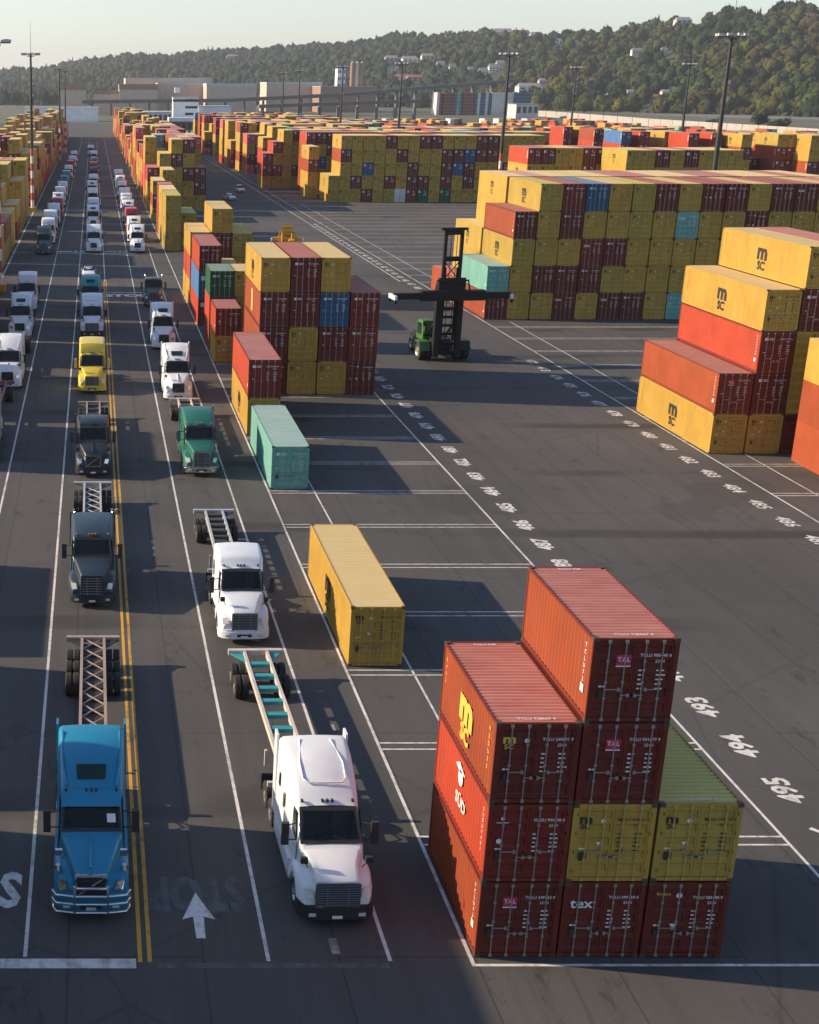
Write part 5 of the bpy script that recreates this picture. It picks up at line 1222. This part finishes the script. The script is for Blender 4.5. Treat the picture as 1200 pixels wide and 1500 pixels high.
for X, Y, H, lab, an in ((-24.4, 258.6, 31.7, 'nearest tall lamp mast on the left with striped base and antenna', 1), (-23.6, 141, 30.6, 'lamp mast cut off by the left edge of the frame', 0), (-23.3, 458, 31.3, 'second lamp mast back along the left container row', 0), (-22.6, 519, 31.3, 'thin lamp mast just right of the second left one', 0),
    (at(1073, 50, 152.5).x, 152.5, at(1073, 50, 152.5).z, 'tallest lamp mast at the right rising behind the five-high block', 1), (67.9, 239, 31.3, 'dark lamp mast in front of the coloured far stacks', 0), (70.8, 347, 31.3, 'lamp mast before the hillside town', 0), (66.0, 410, 31.3, 'slim lamp mast left of the brown silos', 0), (68.4, 519, 31.3, 'distant lamp mast over the far yard left of the silos', 0), (72.4, 596, 31.3, 'most distant lamp mast before the mill warehouse', 0), (152.1, 358, 31.3, 'lamp mast with striped foot left of the tallest mast', 0), (143.6, 425, 31.3, 'small lamp mast before the bright bushes', 0)): mast(X, Y, H, lab, True, an)

# ------------------------------------------------------------------ trees one can tell apart
def tree(px, py, h, w, col, label, Y=None, name='tree'):
    p = ground(px, py) if Y is None else at(px, py, Y); g = np.random.RandomState(int(px*7+py)); n = 900
    t = thing(name, label, 'tree' if name == 'tree' else 'bush', (p.x, p.y, 0 if Y is None else p.z))
    MB().tube([(0, 0, -1), (.1, 0, h*.25), (0, .1, h*.6)], [.32, .24, .08], 7).build('trunk', M_BARK, t)
    ncl = 14; cc = [(g.uniform(-.33, .33)*w, g.uniform(-.33, .33)*w, h*g.uniform(.30, .88), g.uniform(.16, .26)*w) for _ in range(ncl)]
    V = []; F = []; K = []
    for i in range(n):
        c = cc[g.randint(ncl)]; d = g.normal(size=3); d /= np.linalg.norm(d); q = np.array(c[:3]) + d*c[3]*g.uniform(.7, 1.05)*np.array([1, 1, .9])
        a = g.normal(size=3); a /= np.linalg.norm(a); b = np.cross(a, d); b /= np.linalg.norm(b)+1e-6; s = g.uniform(.28, .62); o = len(V)
        V += [q-a*s-b*s*.6, q+a*s-b*s*.6, q+a*s+b*s*.6, q-a*s+b*s*.6]; F.append((o, o+1, o+2, o+3)); k = g.uniform(.75, 1.3); K += [(col[0]*k, col[1]*k, col[2]*k, 1)]*4
    me = bpy.data.meshes.new('crown'); me.from_pydata([tuple(v) for v in V], [], F); at_ = me.color_attributes.new('tint', 'FLOAT_COLOR', 'POINT'); at_.data.foreach_set('color', np.array(K, np.float32).ravel()); me.materials.append(M_LEAF)
    cr = link('crown', me, t)
    # dense inner mass of the crown
    v, f = crown_lumps(I0, 5); me = bpy.data.meshes.new('inner_foliage'); me.from_pydata((v*[w*.42, w*.42, h*.62]+[0, 0, h*.18]).tolist(), [], f.tolist()); a2 = me.color_attributes.new('tint', 'FLOAT_COLOR', 'POINT'); a2.data.foreach_set('color', np.tile([*col, 1], (len(v), 1)).astype(np.float32).ravel()); me.materials.append(M_LEAF); me.shade_smooth(); link('inner_foliage', me, cr)
    return t
tree(1113, 187, 9.5, 11, (.040, .055, .022), 'round dark tree standing alone before the road at right')
for px, py, h, w, c, lab in ((855, 166, 17, 17, (.12, .125, .025), 'yellow green bush like tree at the slope foot, leftmost bright one'), (884, 167, 14, 16, (.095, .105, .028), 'middle one of the bright yellow green trees at the slope foot'), (905, 168, 18, 17, (.13, .13, .028), 'brightest yellow tree at the slope foot left of the pink house'), (930, 168, 13, 18, (.06, .075, .025), 'bushy green tree below the small white house'), (1000, 170, 14, 18, (.075, .085, .03), 'olive tree right of the pink house'), (1140, 188, 5, 12, (.05, .06, .025), 'low dark shrub right of the lone round tree'), (1045, 184, 4, 9, (.06, .065, .025), 'low shrub beside the tallest lamp mast'),
    (518, 152, 20, 20, (.10, .11, .03), 'olive green tree under the elevated road'), (560, 152, 14, 22, (.04, .055, .022), 'dark tree behind the flyover ramp'), (640, 150, 16, 24, (.035, .05, .022), 'dark tree left of the coloured stacks'), (600, 152, 12, 20, (.045, .06, .024), 'low dark tree right of the flyover ramp'), (430, 120, 12, 14, (.05, .045, .025), 'brownish tree before the low grey warehouse')): tree(px, py, h, w, c, lab)
for i, (px, h) in enumerate(((8, 26), (26, 22), (45, 24), (66, 27), (80, 20), (150, 17), (165, 14))):
    tree(px, 158, h, 17, (.026, .040, .022), ('leftmost', 'second', 'third', 'fourth', 'fifth', 'sixth', 'seventh')[i] + ' dark tree in the line beside the brown mill')

# ------------------------------------------------------------------ haze
mz = bpy.data.materials.new('haze'); mz.use_nodes = True; nt = mz.node_tree; nt.nodes.clear()
out = nt.nodes.new('ShaderNodeOutputMaterial'); pv = nt.nodes.new('ShaderNodeVolumePrincipled')
pv.inputs['Color'].default_value = (.86, .92, 1, 1); pv.inputs['Density'].default_value = HAZE; pv.inputs['Anisotropy'].default_value = .3
nt.links.new(pv.outputs[0], out.inputs['Volume'])
hz = MB().box(-9500, 9500, -450, 16500, -60, 420).build('haze', mz); tag(hz, kind='stuff')
